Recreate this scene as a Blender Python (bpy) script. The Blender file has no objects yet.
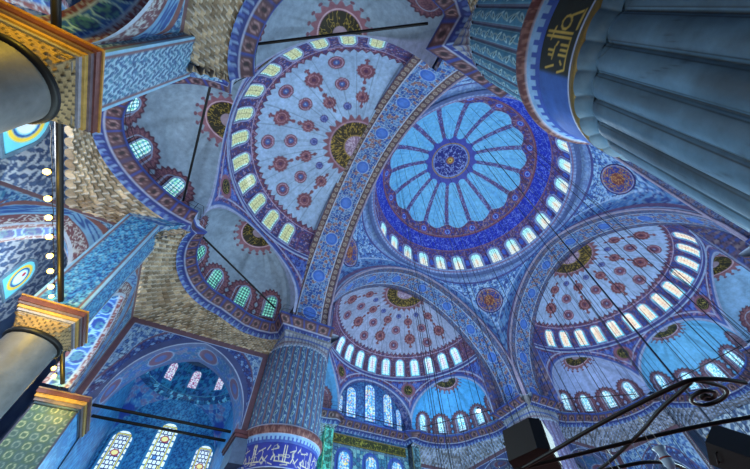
import bpy, math, numpy as np
from mathutils import Vector, Matrix
PI = math.pi
rng = np.random.default_rng(7)
COL = bpy.context.scene.collection

# ------------------------------------------------------------------ numbers of the building (metres)
S, SW, CC = 11.57, 15.2, 10.5            # main arch face, back of the arch, inner pier corner
ZC, ZB = 19.45, 18.45                    # top and foot of the great cornice
ZA, ZK, EA = 21.74, 33.09, None          # main arch springing, crown, pointedness
R, ZD, HD = 11.75, 35.285, 11.14         # main dome
SX, SR, SZ, SH = 15.0, 9.9, 25.9, 6.7    # semi-domes
XR, XH, XK, XA = 4.9, 5.7, .67, 59.0     # exedrae: half width, height, depth factor, side angle
PC = 13.2                                # pier axis

# ------------------------------------------------------------------ colour and pattern helpers (numpy)
def c(r, g, b): return np.array([r, g, b], float) / 255.
def lin(x):
    x = np.clip(x, 0, 1); gr = x @ np.array([.3, .55, .15]); x = x * .86 + gr[..., None] * .14
    return _lin(x)
def _lin(x):
    return np.where(x <= .04045, x / 12.92, ((x + .055) / 1.055) ** 2.4)
def sst(a, b, x): t = np.clip((x - a) / (b - a), 0, 1); return t * t * (3 - 2 * t)
def mix(a, b, m): m = np.asarray(m, float)[..., None]; return a * (1 - m) + b * m
def full(shape, col): return np.broadcast_to(col, tuple(shape) + (3,)).copy()
def h2(i, j, s=0):
    x = np.sin(i * 127.1 + j * 311.7 + s * 74.7) * 43758.5453
    return x - np.floor(x)
def vnoise(u, v, s=0):
    i, j = np.floor(u), np.floor(v); f, g = u - i, v - j
    f = f * f * (3 - 2 * f); g = g * g * (3 - 2 * g)
    return (h2(i, j, s) * (1 - f) + h2(i + 1, j, s) * f) * (1 - g) + (h2(i, j + 1, s) * (1 - f) + h2(i + 1, j + 1, s) * f) * g
def worley(u, v, s=0):
    i, j = np.floor(u), np.floor(v)
    f1 = np.full(u.shape, 9.); f2 = np.full(u.shape, 9.); idd = np.zeros(u.shape)
    for a in (-1, 0, 1):
        for b in (-1, 0, 1):
            p, q = i + a, j + b
            d = np.hypot(p + .15 + .7 * h2(p, q, s) - u, q + .15 + .7 * h2(p, q, s + 3) - v)
            n = d < f1
            f2 = np.where(n, f1, np.minimum(f2, d)); idd = np.where(n, h2(p, q, s + 9), idd); f1 = np.where(n, d, f1)
    return f1, f2, idd
def arab(u, v, sc, g, o1, o2, ln, s=0, w=(.42, .74), th=.13):
    f1, f2, k = worley(u * sc, v * sc, s)
    col = full(u.shape, g)
    col = mix(col, o1, (k > w[0]) & (k <= w[1])); col = mix(col, o2, k > w[1])
    col = mix(col, ln * .86, sst(th, th * .4, f2 - f1))
    return mix(col, g * .5 + o1 * .5, sst(.16, .1, f1))
def leaves(u, v, sc, g, lf, hi, vine, s=0):
    "staggered tile of leaning leaves on a ground with thin vines"
    u, v = u * sc, v * sc; k = np.floor(v); uu = u + .5 * (k % 2); i = np.floor(uu); x, y = uu - i - .5, v - k - .5
    sg = np.where((i + k) % 2 > 0, 1., -1.) ; x, y = x + .25 * sg * y, y
    q = np.hypot(x / .3, (y + .5 * sg * x) / .44); r = h2(i, k, s)
    col = full(u.shape, g); col = mix(col, vine, script(u * .55, v * .55, 1.6, s, .05) * .8)
    col = mix(col, vine, sst(1.18, 1.08, q) * .9); col = mix(col, mix(full(u.shape, lf), hi, (r > .62) * .7), sst(1.0, .88, q)); return mix(col, hi, sst(.42, .3, np.hypot(x / .5 + .1, (y - .1) / .6)) * .55)
def row(u, v, per, r, asp=1.):
    "distance-like value (1 at rim) to a row of discs along u, centred on v=0"
    x = (u / per - np.floor(u / per) - .5) * per
    return np.hypot(x, v * asp) / r
def script(u, v, sc, s=0, th=.05):
    n = vnoise(u * sc, v * sc * .8, s) * .6 + vnoise(u * sc * 2.1, v * sc * 2.3, s + 5) * .4
    return sst(th, th * .45, np.abs(n - .5))
def inside(v, a, b, e=.02): return sst(a - e, a + e, v) * sst(b + e, b - e, v)
WHITE, PALE = c(205, 220, 240), c(150, 172, 215)
BLUE, NAVY, TEAL = c(45, 95, 190), c(30, 45, 110), c(55, 150, 195)
RUST, MAROON, GOLD = c(140, 85, 80), c(96, 60, 74), c(170, 140, 60)
ROSE = c(128, 84, 108)
STONE = c(150, 142, 138)

# ------------------------------------------------------------------ mesh helpers
def mesh(name, V, F, mat, parent=None, C=None, smooth=True):
    me = bpy.data.meshes.new(name)
    V = np.asarray(V, np.float32).reshape(-1, 3); F = np.asarray(F, np.int32)
    n, k = F.shape
    me.vertices.add(len(V)); me.vertices.foreach_set('co', V.ravel())
    me.loops.add(n * k); me.loops.foreach_set('vertex_index', F.ravel())
    me.polygons.add(n); me.polygons.foreach_set('loop_start', np.arange(0, n * k, k, dtype=np.int32))
    me.polygons.foreach_set('loop_total', np.full(n, k, np.int32))
    me.polygons.foreach_set('use_smooth', np.full(n, smooth))
    if C is not None:
        C = np.asarray(C, float)
        if C.ndim == 1: C = np.broadcast_to(C, (len(V), 3))
        at = me.color_attributes.new('Col', 'FLOAT_COLOR', 'POINT')
        at.data.foreach_set('color', np.concatenate([lin(C.reshape(-1, 3)), np.ones((len(V), 1))], 1).astype(np.float32).ravel())
    me.update(calc_edges=True); me.validate()
    me.materials.append(mat)
    o = bpy.data.objects.new(name, me); COL.objects.link(o)
    if parent is not None: o.parent = parent
    return o
def gfaces(nu, nv, wrap=False, off=0):
    i, j = np.meshgrid(np.arange(nu if wrap else nu - 1), np.arange(nv - 1), indexing='ij')
    a = i * nv + j; b = ((i + 1) % nu) * nv + j
    return np.stack([a, b, b + 1, a + 1], -1).reshape(-1, 4) + off
def grid(name, P, Cc, mat, parent=None, wrap=False, flip=False, smooth=True):
    nu, nv = P.shape[:2]; F = gfaces(nu, nv, wrap)
    if flip: F = F[:, ::-1]
    return mesh(name, P, F, mat, parent, None if Cc is None else (Cc.reshape(-1, 3) if np.ndim(Cc) == 3 else Cc), smooth)
class MB:
    def __init__(s): s.V, s.F, s.C, s.n = [], [], [], 0
    def add(s, V, F, C):
        V = np.asarray(V, float).reshape(-1, 3); s.V.append(V); s.F.append(np.asarray(F) + s.n)
        C = np.asarray(C, float); s.C.append(np.broadcast_to(C, (len(V), 3)) if C.ndim == 1 else C.reshape(-1, 3)); s.n += len(V)
        return s
    def box(s, lo, hi, C, M=None, bev=0.):
        lo, hi = np.array(lo, float), np.array(hi, float)
        V = np.array([[(lo, hi)[i][0], (lo, hi)[j][1], (lo, hi)[k][2]] for i in (0, 1) for j in (0, 1) for k in (0, 1)])
        if M is not None: V = np.array([M @ Vector(p) for p in V])
        F = [[0, 1, 3, 2], [4, 6, 7, 5], [0, 4, 5, 1], [2, 3, 7, 6], [0, 2, 6, 4], [1, 5, 7, 3]]
        F = np.array(F); return s.add(V[F].reshape(-1, 3), np.arange(24).reshape(6, 4), C)
    def tube(s, pts, r, C, n=8, closed=False):
        p = np.asarray(pts, float); m = len(p); rr = np.broadcast_to(np.asarray(r, float), (m,))
        t = np.roll(p, -1, 0) - np.roll(p, 1, 0) if closed else np.gradient(p, axis=0)
        t /= np.maximum(np.linalg.norm(t, axis=1, keepdims=True), 1e-9)
        up = np.where(np.abs(t[:, 2:3]) > .9, [[1., 0, 0]], [[0, 0, 1.]])
        a = np.cross(t, up); a /= np.linalg.norm(a, axis=1, keepdims=True); b = np.cross(t, a)
        w = np.linspace(0, 2 * PI, n, endpoint=False)
        V = p[:, None] + rr[:, None, None] * (np.cos(w)[None, :, None] * a[:, None] + np.sin(w)[None, :, None] * b[:, None])
        i, j = np.meshgrid(np.arange(m if closed else m - 1), np.arange(n), indexing='ij')
        q = ((i + 1) % m) * n; jj = (j + 1) % n
        F = np.stack([i * n + j, i * n + jj, q + jj, q + j], -1).reshape(-1, 4)
        s.add(V, F, C)
        if not closed:
            for e in (0, m - 1):
                k = np.arange(n); cen = np.concatenate([V[e], p[e:e + 1]])
                s.add(cen, np.stack([k, (k + 1) % n, np.full(n, n), np.full(n, n)], -1)[:, :4], C)
        return s
    def lathe(s, prof, center, C, n=32):
        pr_ = np.asarray(prof, float); w = np.linspace(0, 2 * PI, n, endpoint=False)
        V = np.stack([center[0] + pr_[None, :, 0] * np.cos(w)[:, None], center[1] + pr_[None, :, 0] * np.sin(w)[:, None],
                      np.broadcast_to(center[2] + pr_[None, :, 1], (n, len(pr_)))], -1)
        C = np.asarray(C, float)
        if C.ndim == 2: C = np.broadcast_to(C[None], V.shape).reshape(-1, 3)
        return s.add(V, gfaces(n, len(pr_), True), C)
    def build(s, name, mat, parent=None, smooth=False):
        F = np.concatenate(s.F)
        tri = F[:, 2] == F[:, 3]
        if tri.any():   # degenerate quads -> keep as thin quads by splitting the centre vertex
            V = np.concatenate(s.V); Cc = np.concatenate(s.C); ex = V[F[tri][:, 3]].copy(); nb = len(V)
            F = F.copy(); F[np.where(tri)[0], 3] = nb + np.arange(tri.sum())
            V2 = np.concatenate([V, ex]); return mesh(name, V2, F, mat, parent, np.concatenate([Cc, Cc[s_idx(s.F, tri)]]), smooth)
        return mesh(name, np.concatenate(s.V), F, mat, parent, np.concatenate(s.C), smooth)
def s_idx(Fs, tri): return np.concatenate(Fs)[tri][:, 2]
def empty(name, loc=(0, 0, 0)):
    o = bpy.data.objects.new(name, None); o.empty_display_size = .2; o.location = loc; COL.objects.link(o); return o
def tag(o, label, cat, group=None, kind=None):
    o['label'] = label; o['category'] = cat
    if group: o['group'] = group
    if kind: o['kind'] = kind
    return o
ORD = ['first', 'second', 'third', 'fourth', 'fifth', 'sixth', 'seventh', 'eighth', 'ninth', 'tenth', 'eleventh', 'twelfth', 'thirteenth', 'fourteenth', 'fifteenth', 'sixteenth', 'seventeenth', 'eighteenth']

# ------------------------------------------------------------------ materials (node-based)
def material(name, rough=.6, metal=0., emit=0., mottle=.16, nscale=1.3, spec=.35, bump=0., bscale=20.):
    m = bpy.data.materials.new(name); m.use_nodes = True; nt = m.node_tree; N = nt.nodes; L = nt.links
    b = N['Principled BSDF']; b.inputs['Roughness'].default_value = rough; b.inputs['Metallic'].default_value = metal
    b.inputs['Specular IOR Level'].default_value = spec
    at = N.new('ShaderNodeVertexColor'); at.layer_name = 'Col'
    tc = N.new('ShaderNodeNewGeometry')
    no = N.new('ShaderNodeTexNoise'); no.inputs['Scale'].default_value = nscale; no.inputs['Detail'].default_value = 6; no.inputs['Roughness'].default_value = .65
    L.new(tc.outputs['Position'], no.inputs['Vector'])
    mr = N.new('ShaderNodeMapRange'); mr.inputs['From Min'].default_value = .3; mr.inputs['From Max'].default_value = .7
    mr.inputs['To Min'].default_value = 1 - mottle; mr.inputs['To Max'].default_value = 1 + mottle
    L.new(no.outputs['Fac'], mr.inputs['Value'])
    mx = N.new('ShaderNodeMix'); mx.data_type = 'RGBA'; mx.blend_type = 'MULTIPLY'; mx.inputs[0].default_value = 1
    L.new(at.outputs['Color'], mx.inputs[6]); L.new(mr.outputs['Result'], mx.inputs[7])
    L.new(mx.outputs[2], b.inputs['Base Color'])
    if emit:
        L.new(at.outputs['Color'], b.inputs['Emission Color']); b.inputs['Emission Strength'].default_value = emit
    if bump:
        n2 = N.new('ShaderNodeTexNoise'); n2.inputs['Scale'].default_value = bscale; n2.inputs['Detail'].default_value = 3
        L.new(tc.outputs['Position'], n2.inputs['Vector'])
        bp = N.new('ShaderNodeBump'); bp.inputs['Strength'].default_value = bump; bp.inputs['Distance'].default_value = .03
        L.new(n2.outputs['Fac'], bp.inputs['Height']); L.new(bp.outputs['Normal'], b.inputs['Normal'])
    return m
M_PAINT = material('painted_plaster', .62, mottle=.24, nscale=2.6)
M_TILE = material('glazed_tile', .45, mottle=.16, nscale=2.5, bump=.25, bscale=9)
M_STONE = material('carved_stone', .75, mottle=.3, nscale=2.2, bump=.5, bscale=14)
M_MARBLE = material('grey_marble', .5, mottle=.34, nscale=1.1, bump=.3, bscale=6)
M_GILT = material('gilded_moulding', .4, metal=.35, mottle=.25, nscale=6)
M_IRON = material('black_iron', .5, metal=.3, mottle=.2, nscale=8)
M_BOX = material('matt_black_cabinet', .55, mottle=.15, nscale=10, bump=.2, bscale=150)
M_GLASS = material('lit_stained_glass', .2, emit=.72, mottle=.05, nscale=4)
M_BULB = material('glowing_bulb', .3, emit=9., mottle=0.)

# ------------------------------------------------------------------ shared geometry
def pointed(hs, e, h, n=121):
    if e is None:      # the great arches: round crown, slightly flattened haunches
        t = np.linspace(-PI / 2, PI / 2, 2 * n - 1); y = np.sin(t); return hs * y, h * np.maximum(1 - np.abs(y) ** 1.75, 0) ** (1 / 1.75)
    r = hs + e; t = np.linspace(0, math.acos(e / r), n)
    y = -e + r * np.cos(t); z = r * np.sin(t); z = z / z[-1] * h
    return np.concatenate([-y, y[::-1][1:]]), np.concatenate([z, z[::-1][1:]])
def W(b, d, l, z):
    "local (outward distance, sideways, height) of the side facing bearing b -> world"
    cb, sb = math.cos(b), math.sin(b); d, l, z = np.broadcast_arrays(np.asarray(d, float), l, z)
    return np.stack([d * cb - l * sb, d * sb + l * cb, z], -1)
def arclen(P): return np.concatenate([[0], np.cumsum(np.linalg.norm(np.diff(P, axis=0), axis=1))])
def resample(P, n, s=None):
    P = np.asarray(P, float); L = arclen(P); t = np.linspace(0, L[-1], n) if s is None else s * L[-1]
    return np.stack([np.interp(t, L, P[:, k]) for k in range(P.shape[1])], -1)

# ------------------------------------------------------------------ windows
WN = [0]
def pane_col(x, y, w, h, style):
    sh = x.shape
    edge = np.minimum(np.minimum(w / 2 - np.abs(x), y), h - y)
    f1, f2, k = worley(x * (9 / w) + 50, y * (9 / w), WN[0])
    if style == 'dome':
        g = mix(full(sh, c(150, 225, 225)), c(225, 222, 205), sst(h * .95, h * .3, y) * .9)
        g = mix(g, c(250, 195, 150), inside(np.hypot(x / w * 2, (y - h * .5) / h * 1.6), -.1, .34, .12) * .6)
    elif style == 'semi_a':
        g = mix(full(sh, c(84, 176, 180)), c(170, 180, 132), sst(.06 * w, .2 * w, edge)); g = mix(g, c(170, 215, 215), (edge < .12 * w) & (np.abs((y * 3.2) % 1 - .5) < .3))
    elif style == 'semi_b':
        g = mix(full(sh, c(90, 215, 235)), c(190, 218, 232), sst(.06 * w, .2 * w, edge))
        g = mix(g, c(240, 190, 205), inside(np.hypot(x / w * 2, (y - h * .5) / h * 1.5), -.1, .4, .15) * .55)
    elif style == 'semi_c':
        g = mix(full(sh, c(80, 205, 235)), c(232, 214, 196), sst(.05 * w, .2 * w, edge))
        g = mix(g, c(255, 205, 160), inside(np.hypot(x / w * 2, (y - h * .5) / h * 1.5), -.1, .45, .2) * .5)
    elif style == 'exa':
        g = mix(full(sh, c(30, 84, 92)), c(120, 215, 190), sst(.42, .34, np.hypot((x * 4.2) % 1 - .5, (y * 4.2) % 1 - .5)))
    elif style == 'exm':
        g = mix(full(sh, c(50, 150, 185)), c(205, 245, 245), sst(.46, .36, np.hypot((x * 4.2) % 1 - .5, (y * 4.2) % 1 - .5))); g = mix(g, c(90, 215, 150), sst(.7, .9, k) * .7)
    elif style == 'exb':
        g = mix(full(sh, c(70, 185, 215)), c(205, 235, 245), sst(.15, .6, k))
    elif style == 'tall':
        g = mix(full(sh, c(60, 150, 225)), c(175, 215, 250), sst(.2, .7, k)); g = mix(g, c(225, 205, 120), k > .86); g = mix(g, c(190, 130, 190), (k > .78) & (k < .83))
    elif style == 'bay':
        by = y / w * 5.2; bx = x / w * 5.2 + .5 * (np.floor(by) % 2); ck = h2(np.floor(bx), np.floor(by), 4)
        le = np.minimum(.5 - np.abs(bx % 1 - .5), .5 - np.abs(by % 1 - .5))
        g = mix(full(sh, c(226, 238, 246)), c(190, 70, 90), ck > .9); g = mix(g, c(220, 205, 90), (ck > .82) & (ck < .87)); g = mix(g, c(70, 130, 200), (ck > .74) & (ck < .8)); g = mix(g, c(36, 44, 90), sst(.17, .08, le))
        md = np.hypot(x / (.2 * w), ((y % (w * 1.55)) - w * .55) / (.14 * w)); g = mix(g, c(150, 50, 70), sst(1.15, 1.05, md)); g = mix(g, c(235, 215, 130), sst(.85, .7, md))
        g = mix(g, c(60, 70, 130), edge < .24 * w); g = mix(g, c(206, 190, 80), inside(edge, .15 * w, .21 * w, .015 * w)); dsh = np.abs((y / w * 3.4) % 1 - .5) < .36; g = mix(g, c(236, 246, 250), (edge < .125 * w) & dsh); g = mix(g, c(40, 110, 170), (edge < .125 * w) & ~dsh)
    elif style == 'drum':
        g = mix(full(sh, c(190, 150, 185)), c(230, 235, 250), sst(.3, .6, k)); g = mix(g, c(170, 70, 120), k > .84)
    elif style == 'left':
        r_ = np.hypot(x / w * 2, (y - h * .5) / h * 2)
        g = mix(full(sh, c(90, 205, 235)), c(230, 200, 50), inside(r_, .62, .8, .05)); g = mix(g, c(40, 80, 170), inside(r_, .5, .6, .03)); g = mix(g, c(205, 235, 250), sst(.5, .4, r_)); g = mix(g, c(190, 30, 60), sst(.16, .1, np.hypot(x / w * 2, (y - h * .62) / h * 2)))
    else: g = full(sh, WHITE)
    if style not in ('left', 'bay'):
        gx = np.abs((x / w * 4) % 1 - .5); gy = np.abs((y / w * 4) % 1 - .5)
        g = mix(g, g * .45, sst(.4, .48, np.maximum(gx, gy)) * .5)
        g = mix(g, g * .7, sst(.1, .04, f2 - f1) * .8)
    return mix(g, c(25, 60, 90), sst(.035 * w, .012 * w, edge))
def window(center, nrm, w, h, style, label, group, fcol=PALE, prot=.10, nx=19, ny=34, bend=(0., 0.)):
    WN[0] += 1
    n = Vector(nrm).normalized(); up = Vector((0, 0, 1)); up = (up - n * up.dot(n)).normalized(); sx = up.cross(n)
    cen = np.array(center, float); n_, u_, s_ = np.array(n), np.array(up), np.array(sx)
    def at(x, y, d): d = np.asarray(d) + bend[0] * x ** 2 + bend[1] * (y - h / 2) ** 2; return cen + x[..., None] * s_ + (y[..., None] - h / 2) * u_ + np.asarray(d)[..., None] * n_
    ux, vy = np.meshgrid(np.linspace(-1, 1, nx), np.linspace(0, 1, ny), indexing='ij')
    x = ux * w / 2; top = h - w * .55 + w * .55 * np.sqrt(np.maximum(1 - np.abs(ux) ** 1.8, 0)); y = vy * top
    # frame: swept border round the outline
    t = np.linspace(0, PI, 17)
    sd = [(w / 2, (h - w * .55) * i / 6) for i in range(6)]
    out = [(-x_, y_) for x_, y_ in sd[::-1]] + sd + [(w / 2 * math.cos(a), h - w * .55 + w * .55 * math.sin(a)) for a in t]
    out = np.array(out); m = len(out); b = .07 * w + .03
    cm = np.array([0, h * .45]); nn = np.zeros_like(out)
    for i in range(m):
        e1 = out[i] - out[i - 1]; e2 = out[(i + 1) % m] - out[i]
        q = np.array([e1[1], -e1[0]]) / (np.linalg.norm(e1) + 1e-9) + np.array([e2[1], -e2[0]]) / (np.linalg.norm(e2) + 1e-9)
        nn[i] = q / (np.linalg.norm(q) + 1e-9)
    ring = []
    for (o_, d_) in ((0, .015), (0, prot), (b, prot), (b, -.25)):
        q = out + nn * o_; ring.append(at(q[:, 0], q[:, 1], np.full(m, d_)))
    Pf = np.stack(ring, 1)
    fr = mesh('window_%d' % WN[0], Pf, gfaces(m, 4, True), M_PAINT, None, fcol, False)
    tag(fr, label, 'window', group, 'structure')
    pn = grid('pane', at(x, y, np.full(x.shape, .03)), pane_col(x, y, w, h, style), M_GLASS, fr)
    return fr

# ------------------------------------------------------------------ main dome
def build_dome():
    th = np.linspace(0, 2 * PI, 900, endpoint=False); ph = np.concatenate([np.linspace(-.5, 33, 120), np.linspace(33.2, 90, 150)[:-1], [89.99]])
    T, P = np.meshgrid(th, np.radians(ph), indexing='ij'); D = np.degrees(P)
    X = np.stack([R * np.cos(P) * np.cos(T), R * np.cos(P) * np.sin(T), ZD + HD * np.sin(P)], -1)
    a = np.degrees(T); rr = R * np.cos(P); u = T * R; v = np.radians(D) * R
    # field of petals and ribs
    k16 = ((a - 17) / 22.5); fr = (k16 - np.floor(k16 + .5)) * 22.5                 # 0 on a rib
    lat = np.abs(np.radians(fr) * rr)                                              # metres from rib centre line
    petal = mix(full(T.shape, c(92, 178, 232)), c(120, 200, 240), vnoise(u * .8, v * 3) * .6)
    petal = mix(petal, c(70, 150, 215), sst(.6, .9, vnoise(u * 3, v * .4, 4)) * .5)
    rib = arab(u, v, 4.2, c(78, 74, 150), c(110, 80, 130), c(120, 140, 200), c(60, 50, 110), 2)
    ribw = .20 + .012 * (90 - D) ** .9 * .3
    col = mix(petal, rib, sst(ribw + .04, ribw - .04, lat))
    # frilled ends of the petals
    frill = arab(u, v, 3.4, c(104, 62, 96), c(60, 66, 160), c(140, 110, 140), c(70, 40, 80), 3)
    edge = 38.0 + 3.4 * np.exp(-(lat / .72) ** 2) + .8 * np.abs(np.sin(np.radians(fr) * 8 * 2))
    col = mix(col, frill, sst(edge + .35, edge - .35, D))
    col = mix(col, c(150, 190, 235), inside(D, edge - .1, edge + .5, .2) * .5)
    ros = np.hypot(lat, (D - 35.6) * .205)
    col = mix(col, c(150, 90, 110), inside(ros, .5, .62, .05)); col = mix(col, c(40, 62, 190), sst(.5, .44, ros)); col = mix(col, c(150, 180, 235), inside(ros, .24, .34, .05))
    # inner frill
    e2 = 73.3 - 2.2 * np.exp(-(lat / .35) ** 2)
    col = mix(col, c(60, 70, 170), sst(e2 - .3, e2 + .3, D))
    # central medallion
    med = mix(full(T.shape, c(24, 34, 130)), c(120, 140, 210), script(np.cos(T) * rr, np.sin(T) * rr, 2.3, 11, .075))
    med = mix(med, c(150, 120, 90), inside(rr, 2.55, 2.75, .05)); med = mix(med, c(120, 150, 220), inside(rr, 2.38, 2.5, .04))
    med = mix(med, c(150, 90, 60), sst(.62, .55, rr)); med = mix(med, c(205, 170, 70), sst(.36, .3, rr)); med = mix(med, c(40, 30, 60), sst(.14, .1, rr))
    col = mix(col, med, sst(2.8, 2.72, rr))
    # gilt line, inscription belt, window belt
    belt = mix(full(T.shape, c(22, 44, 186)), c(92, 116, 222), script(u, v * 1.2, 2.4, 21, .06))
    belt = mix(belt, c(150, 170, 235), script(u, v * 1.2, 1.2, 31, .018) * .6)
    col = mix(col, c(150, 110, 110), sst(32.6, 32.3, D)); col = mix(col, c(120, 64, 92), sst(32.1, 31.8, D)); col = mix(col, belt, sst(30.9, 30.6, D))
    wb = arab(u, v, 4.4, c(104, 64, 112), c(58, 66, 168), c(136, 110, 150), c(66, 44, 96), 5)
    col = mix(col, c(130, 86, 110), sst(20.2, 19.9, D)); col = mix(col, wb, sst(19.3, 19.0, D))
    # surrounds of the windows
    q = ((a - 6.43) / 12.857); fw = np.abs(np.radians((q - np.floor(q + .5)) * 12.857) * rr)
    oval = np.hypot((fw - 1.32) / .28, (v - 1.5) / .55); col = mix(col, c(62, 96, 205), sst(1.1, .9, oval) * (D < 19))
    sur = np.where(v > 2.25, np.hypot(fw, (v - 2.25)), fw)
    col = mix(col, c(150, 176, 225), inside(sur, .8, .9, .03) * (D < 19) * (v > .1))
    o = grid('main_dome', X, col, M_PAINT, wrap=True, flip=True)
    tag(o, 'great central dome with pale blue petals between sixteen patterned ribs', 'dome', kind='structure')
    # cornice under the windows
    prof = np.array([(R + .3, -1.0), (R + .02, -.92), (R - .1, -.84), (R - .08, -.7), (R - .28, -.6), (R - .3, -.5), (R - .44, -.4), (R - .47, -.28), (R - .42, -.2), (R - .4, -.08), (R - .15, -.02), (R + .1, .02)])
    pr_ = resample(prof, 34); tt = np.linspace(0, 2 * PI, 480, endpoint=False)
    X = np.stack([pr_[None, :, 0] * np.cos(tt)[:, None], pr_[None, :, 0] * np.sin(tt)[:, None], np.broadcast_to(ZD + pr_[None, :, 1], (480, 34))], -1)
    U = np.broadcast_to(tt[:, None] * R, X.shape[:2]); Vv = np.broadcast_to(np.linspace(0, 1, 34)[None], X.shape[:2])
    col = mix(full(X.shape[:2], c(86, 116, 178)), c(128, 152, 205), np.abs((U * 2.2) % 1 - .5) > .27)
    col = mix(col, c(70, 92, 150), (Vv < .3)); col = mix(col, c(120, 84, 120), inside(Vv, .45, .52)); col = mix(col, c(165, 185, 225), inside(Vv, .6, .66))
    o = grid('trim_1', X, col, M_PAINT, wrap=True); tag(o, 'blue moulded ring cornice under the main dome windows', 'cornice', kind='structure')
    for k in range(16):
        an = math.radians(122.14 - 12.857 * k); pw = math.radians(6.9)
        cen = (R * math.cos(pw) * math.cos(an), R * math.cos(pw) * math.sin(an), ZD + HD * math.sin(pw))
        n = (-math.cos(an) * math.cos(pw), -math.sin(an) * math.cos(pw), -math.sin(pw) * R / HD)
        window(cen, n, 1.3, 2.65, 'dome', '%s window from the left in the ring of arched windows under the main dome' % ORD[k], 'main dome windows', c(150, 176, 220), bend=(.045, .05))
build_dome()

# ------------------------------------------------------------------ main arches and pendentives
def legs(hs, e, h, zs, zb, n=141):
    y, z = pointed(hs, e, h, n)
    return np.concatenate([[-hs], y, [hs]]), np.concatenate([[zb], z + zs, [zb]])
def soffit_col(u, v, depth, s=0):
    "u along the arch, v across 0..depth"
    cen = arab(u, v, 3.5, c(88, 140, 206), c(38, 82, 170), c(146, 98, 92), c(182, 204, 230), 40 + s, (.36, .74), .17); cen = mix(cen, c(30, 52, 126), script(u, v, 4.5, 45, .05) * .7)
    m = row(u, v - depth / 2, 4.1, .62)
    cen = mix(cen, c(150, 180, 225), sst(1.12, 1.05, m)); cen = mix(cen, c(54, 104, 206), sst(1.02, .95, m)); cen = mix(cen, c(82, 132, 222), (sst(.7, .6, m)) * .6)
    b = np.minimum(v, depth - v)
    br = arab(u, v, 4, c(104, 78, 84), c(84, 64, 78), c(122, 92, 88), c(74, 54, 66), 7)
    q = row(u, b - .33, .62, .2)
    br = mix(br, c(160, 148, 138), sst(1.1, .9, q)); br = mix(br, c(92, 66, 76), sst(.62, .5, q)); br = mix(br, c(170, 160, 150), sst(.3, .2, q))
    if s != ord('A'): br = mix(br, arab(u, v, 4.4, c(86, 110, 168), c(110, 96, 120), c(60, 84, 150), c(50, 60, 110), 8), np.full(u.shape, .85))
    col = mix(cen, br, sst(.68, .64, b)); col = mix(col, c(170, 185, 215), inside(b, .66, .74)); col = mix(col, c(60, 56, 100), sst(.07, .03, b))
    return col
SIDES = [('A', PI), ('B', PI / 2), ('C', 0.), ('D', -PI / 2)]
WHERE = {'A': 'between the tiled pier and the fluted pier, nearest overhead', 'B': 'above the mihrab wall semi-dome', 'C': 'around the far right semi-dome', 'D': 'rising behind the fluted pier at right'}
def build_arches():
    for nm, b in SIDES:
        l, z = legs(11.6, EA, ZK - ZA, ZA, ZC - .3)
        LP = resample(np.stack([l, z], 1), 640); s = arclen(LP)
        dep = np.linspace(S, SW, 76)
        P = W(b, dep[None, :], LP[:, None, 0], LP[:, None, 1]); U, Vv = np.meshgrid(s, dep - S, indexing='ij')
        o = grid('main_arch', P, soffit_col(U, Vv, SW - S, ord(nm)), M_PAINT, flip=True)
        tag(o, 'wide painted arch soffit with brown borders ' + WHERE[nm], 'arch', kind='structure')
        # moulded archivolt on the dome side
        mb = MB(); q = W(b, S - .1, LP[:, 0], LP[:, 1] + .12); mb.tube(q, .1, c(150, 140, 170), 8)
        mb.build('archivolt', M_PAINT, o, True)
        # back face between the arch and the semi-dome mouth
        ps = np.linspace(0, PI, 260); li, zi = SR * np.cos(ps), SZ + SH * np.sin(ps)
        inner = np.concatenate([[[SR, ZC - .3]], np.stack([li, zi], 1), [[-SR, ZC - .3]]])[::-1]
        outer = resample(LP, 262); inner = resample(inner, 262); t = np.linspace(0, 1, 16)
        Q = inner[:, None] * (1 - t[None, :, None]) + outer[:, None] * t[None, :, None]
        P = W(b, SW - .08, Q[..., 0], Q[..., 1]); U = np.broadcast_to(arclen(inner)[:, None], P.shape[:2]); Vv = np.broadcast_to(t[None] * 1.2, P.shape[:2])
        col = arab(U, Vv, 3.4, c(104, 84, 110), c(66, 84, 160), c(140, 120, 130), c(70, 60, 100), 60); col = mix(col, c(160, 172, 210), inside(Vv, .0, .12))
        o = grid('wall_%s' % {'A': 'near', 'B': 'mihrab', 'C': 'far', 'D': 'right'}[nm], P, col, M_PAINT); tag(o, 'painted lunette rim around the mouth of the semi-dome ' + {'A': 'overhead at left', 'B': 'over the mihrab', 'C': 'at right', 'D': 'behind the fluted pier'}[nm], 'wall', kind='structure')
build_arches()
def pend_rz(al, t, s, hs, e, h, zs, zb, Rr, zt):
    "radius and height on a pendentive; the crease at the corner fades out upwards"
    de = .34 * sst(.05, .6, t); off = np.clip(PI / 4 - np.sqrt((al - PI / 4) ** 2 + de ** 2) + de * .55, 0, PI / 4); lat = s * np.tan(off)
    ly, lz = pointed(hs, e, h); k = ly >= 0; zz = np.interp(lat, ly[k], lz[k] + zs); zz = np.where(lat > hs - .02, zb, zz)
    rb = s / np.cos(off)
    return Rr + (rb - Rr) * np.cos(t * PI / 2), zz + (zt - zz) * np.sin(t * PI / 2)
def pend(cx, cy, s, hs, e, h, zs, zb, Rr, zt, q, n=170, m=110, b0=0.):
    al = np.linspace(0, PI / 2, n); t = np.linspace(0, 1, m); AL, T = np.meshgrid(al, t, indexing='ij')
    rho, z = pend_rz(AL, T, s, hs, e, h, zs, zb, Rr, zt); A = AL + q * PI / 2
    return np.stack([cx + rho * np.cos(A), cy + rho * np.sin(A), z], -1), al, z - z[:, :1], zt - z
PNAMES = ['far pier behind the loudspeaker', 'large tiled pier', 'near fluted pier', 'right hand pier']
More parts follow.
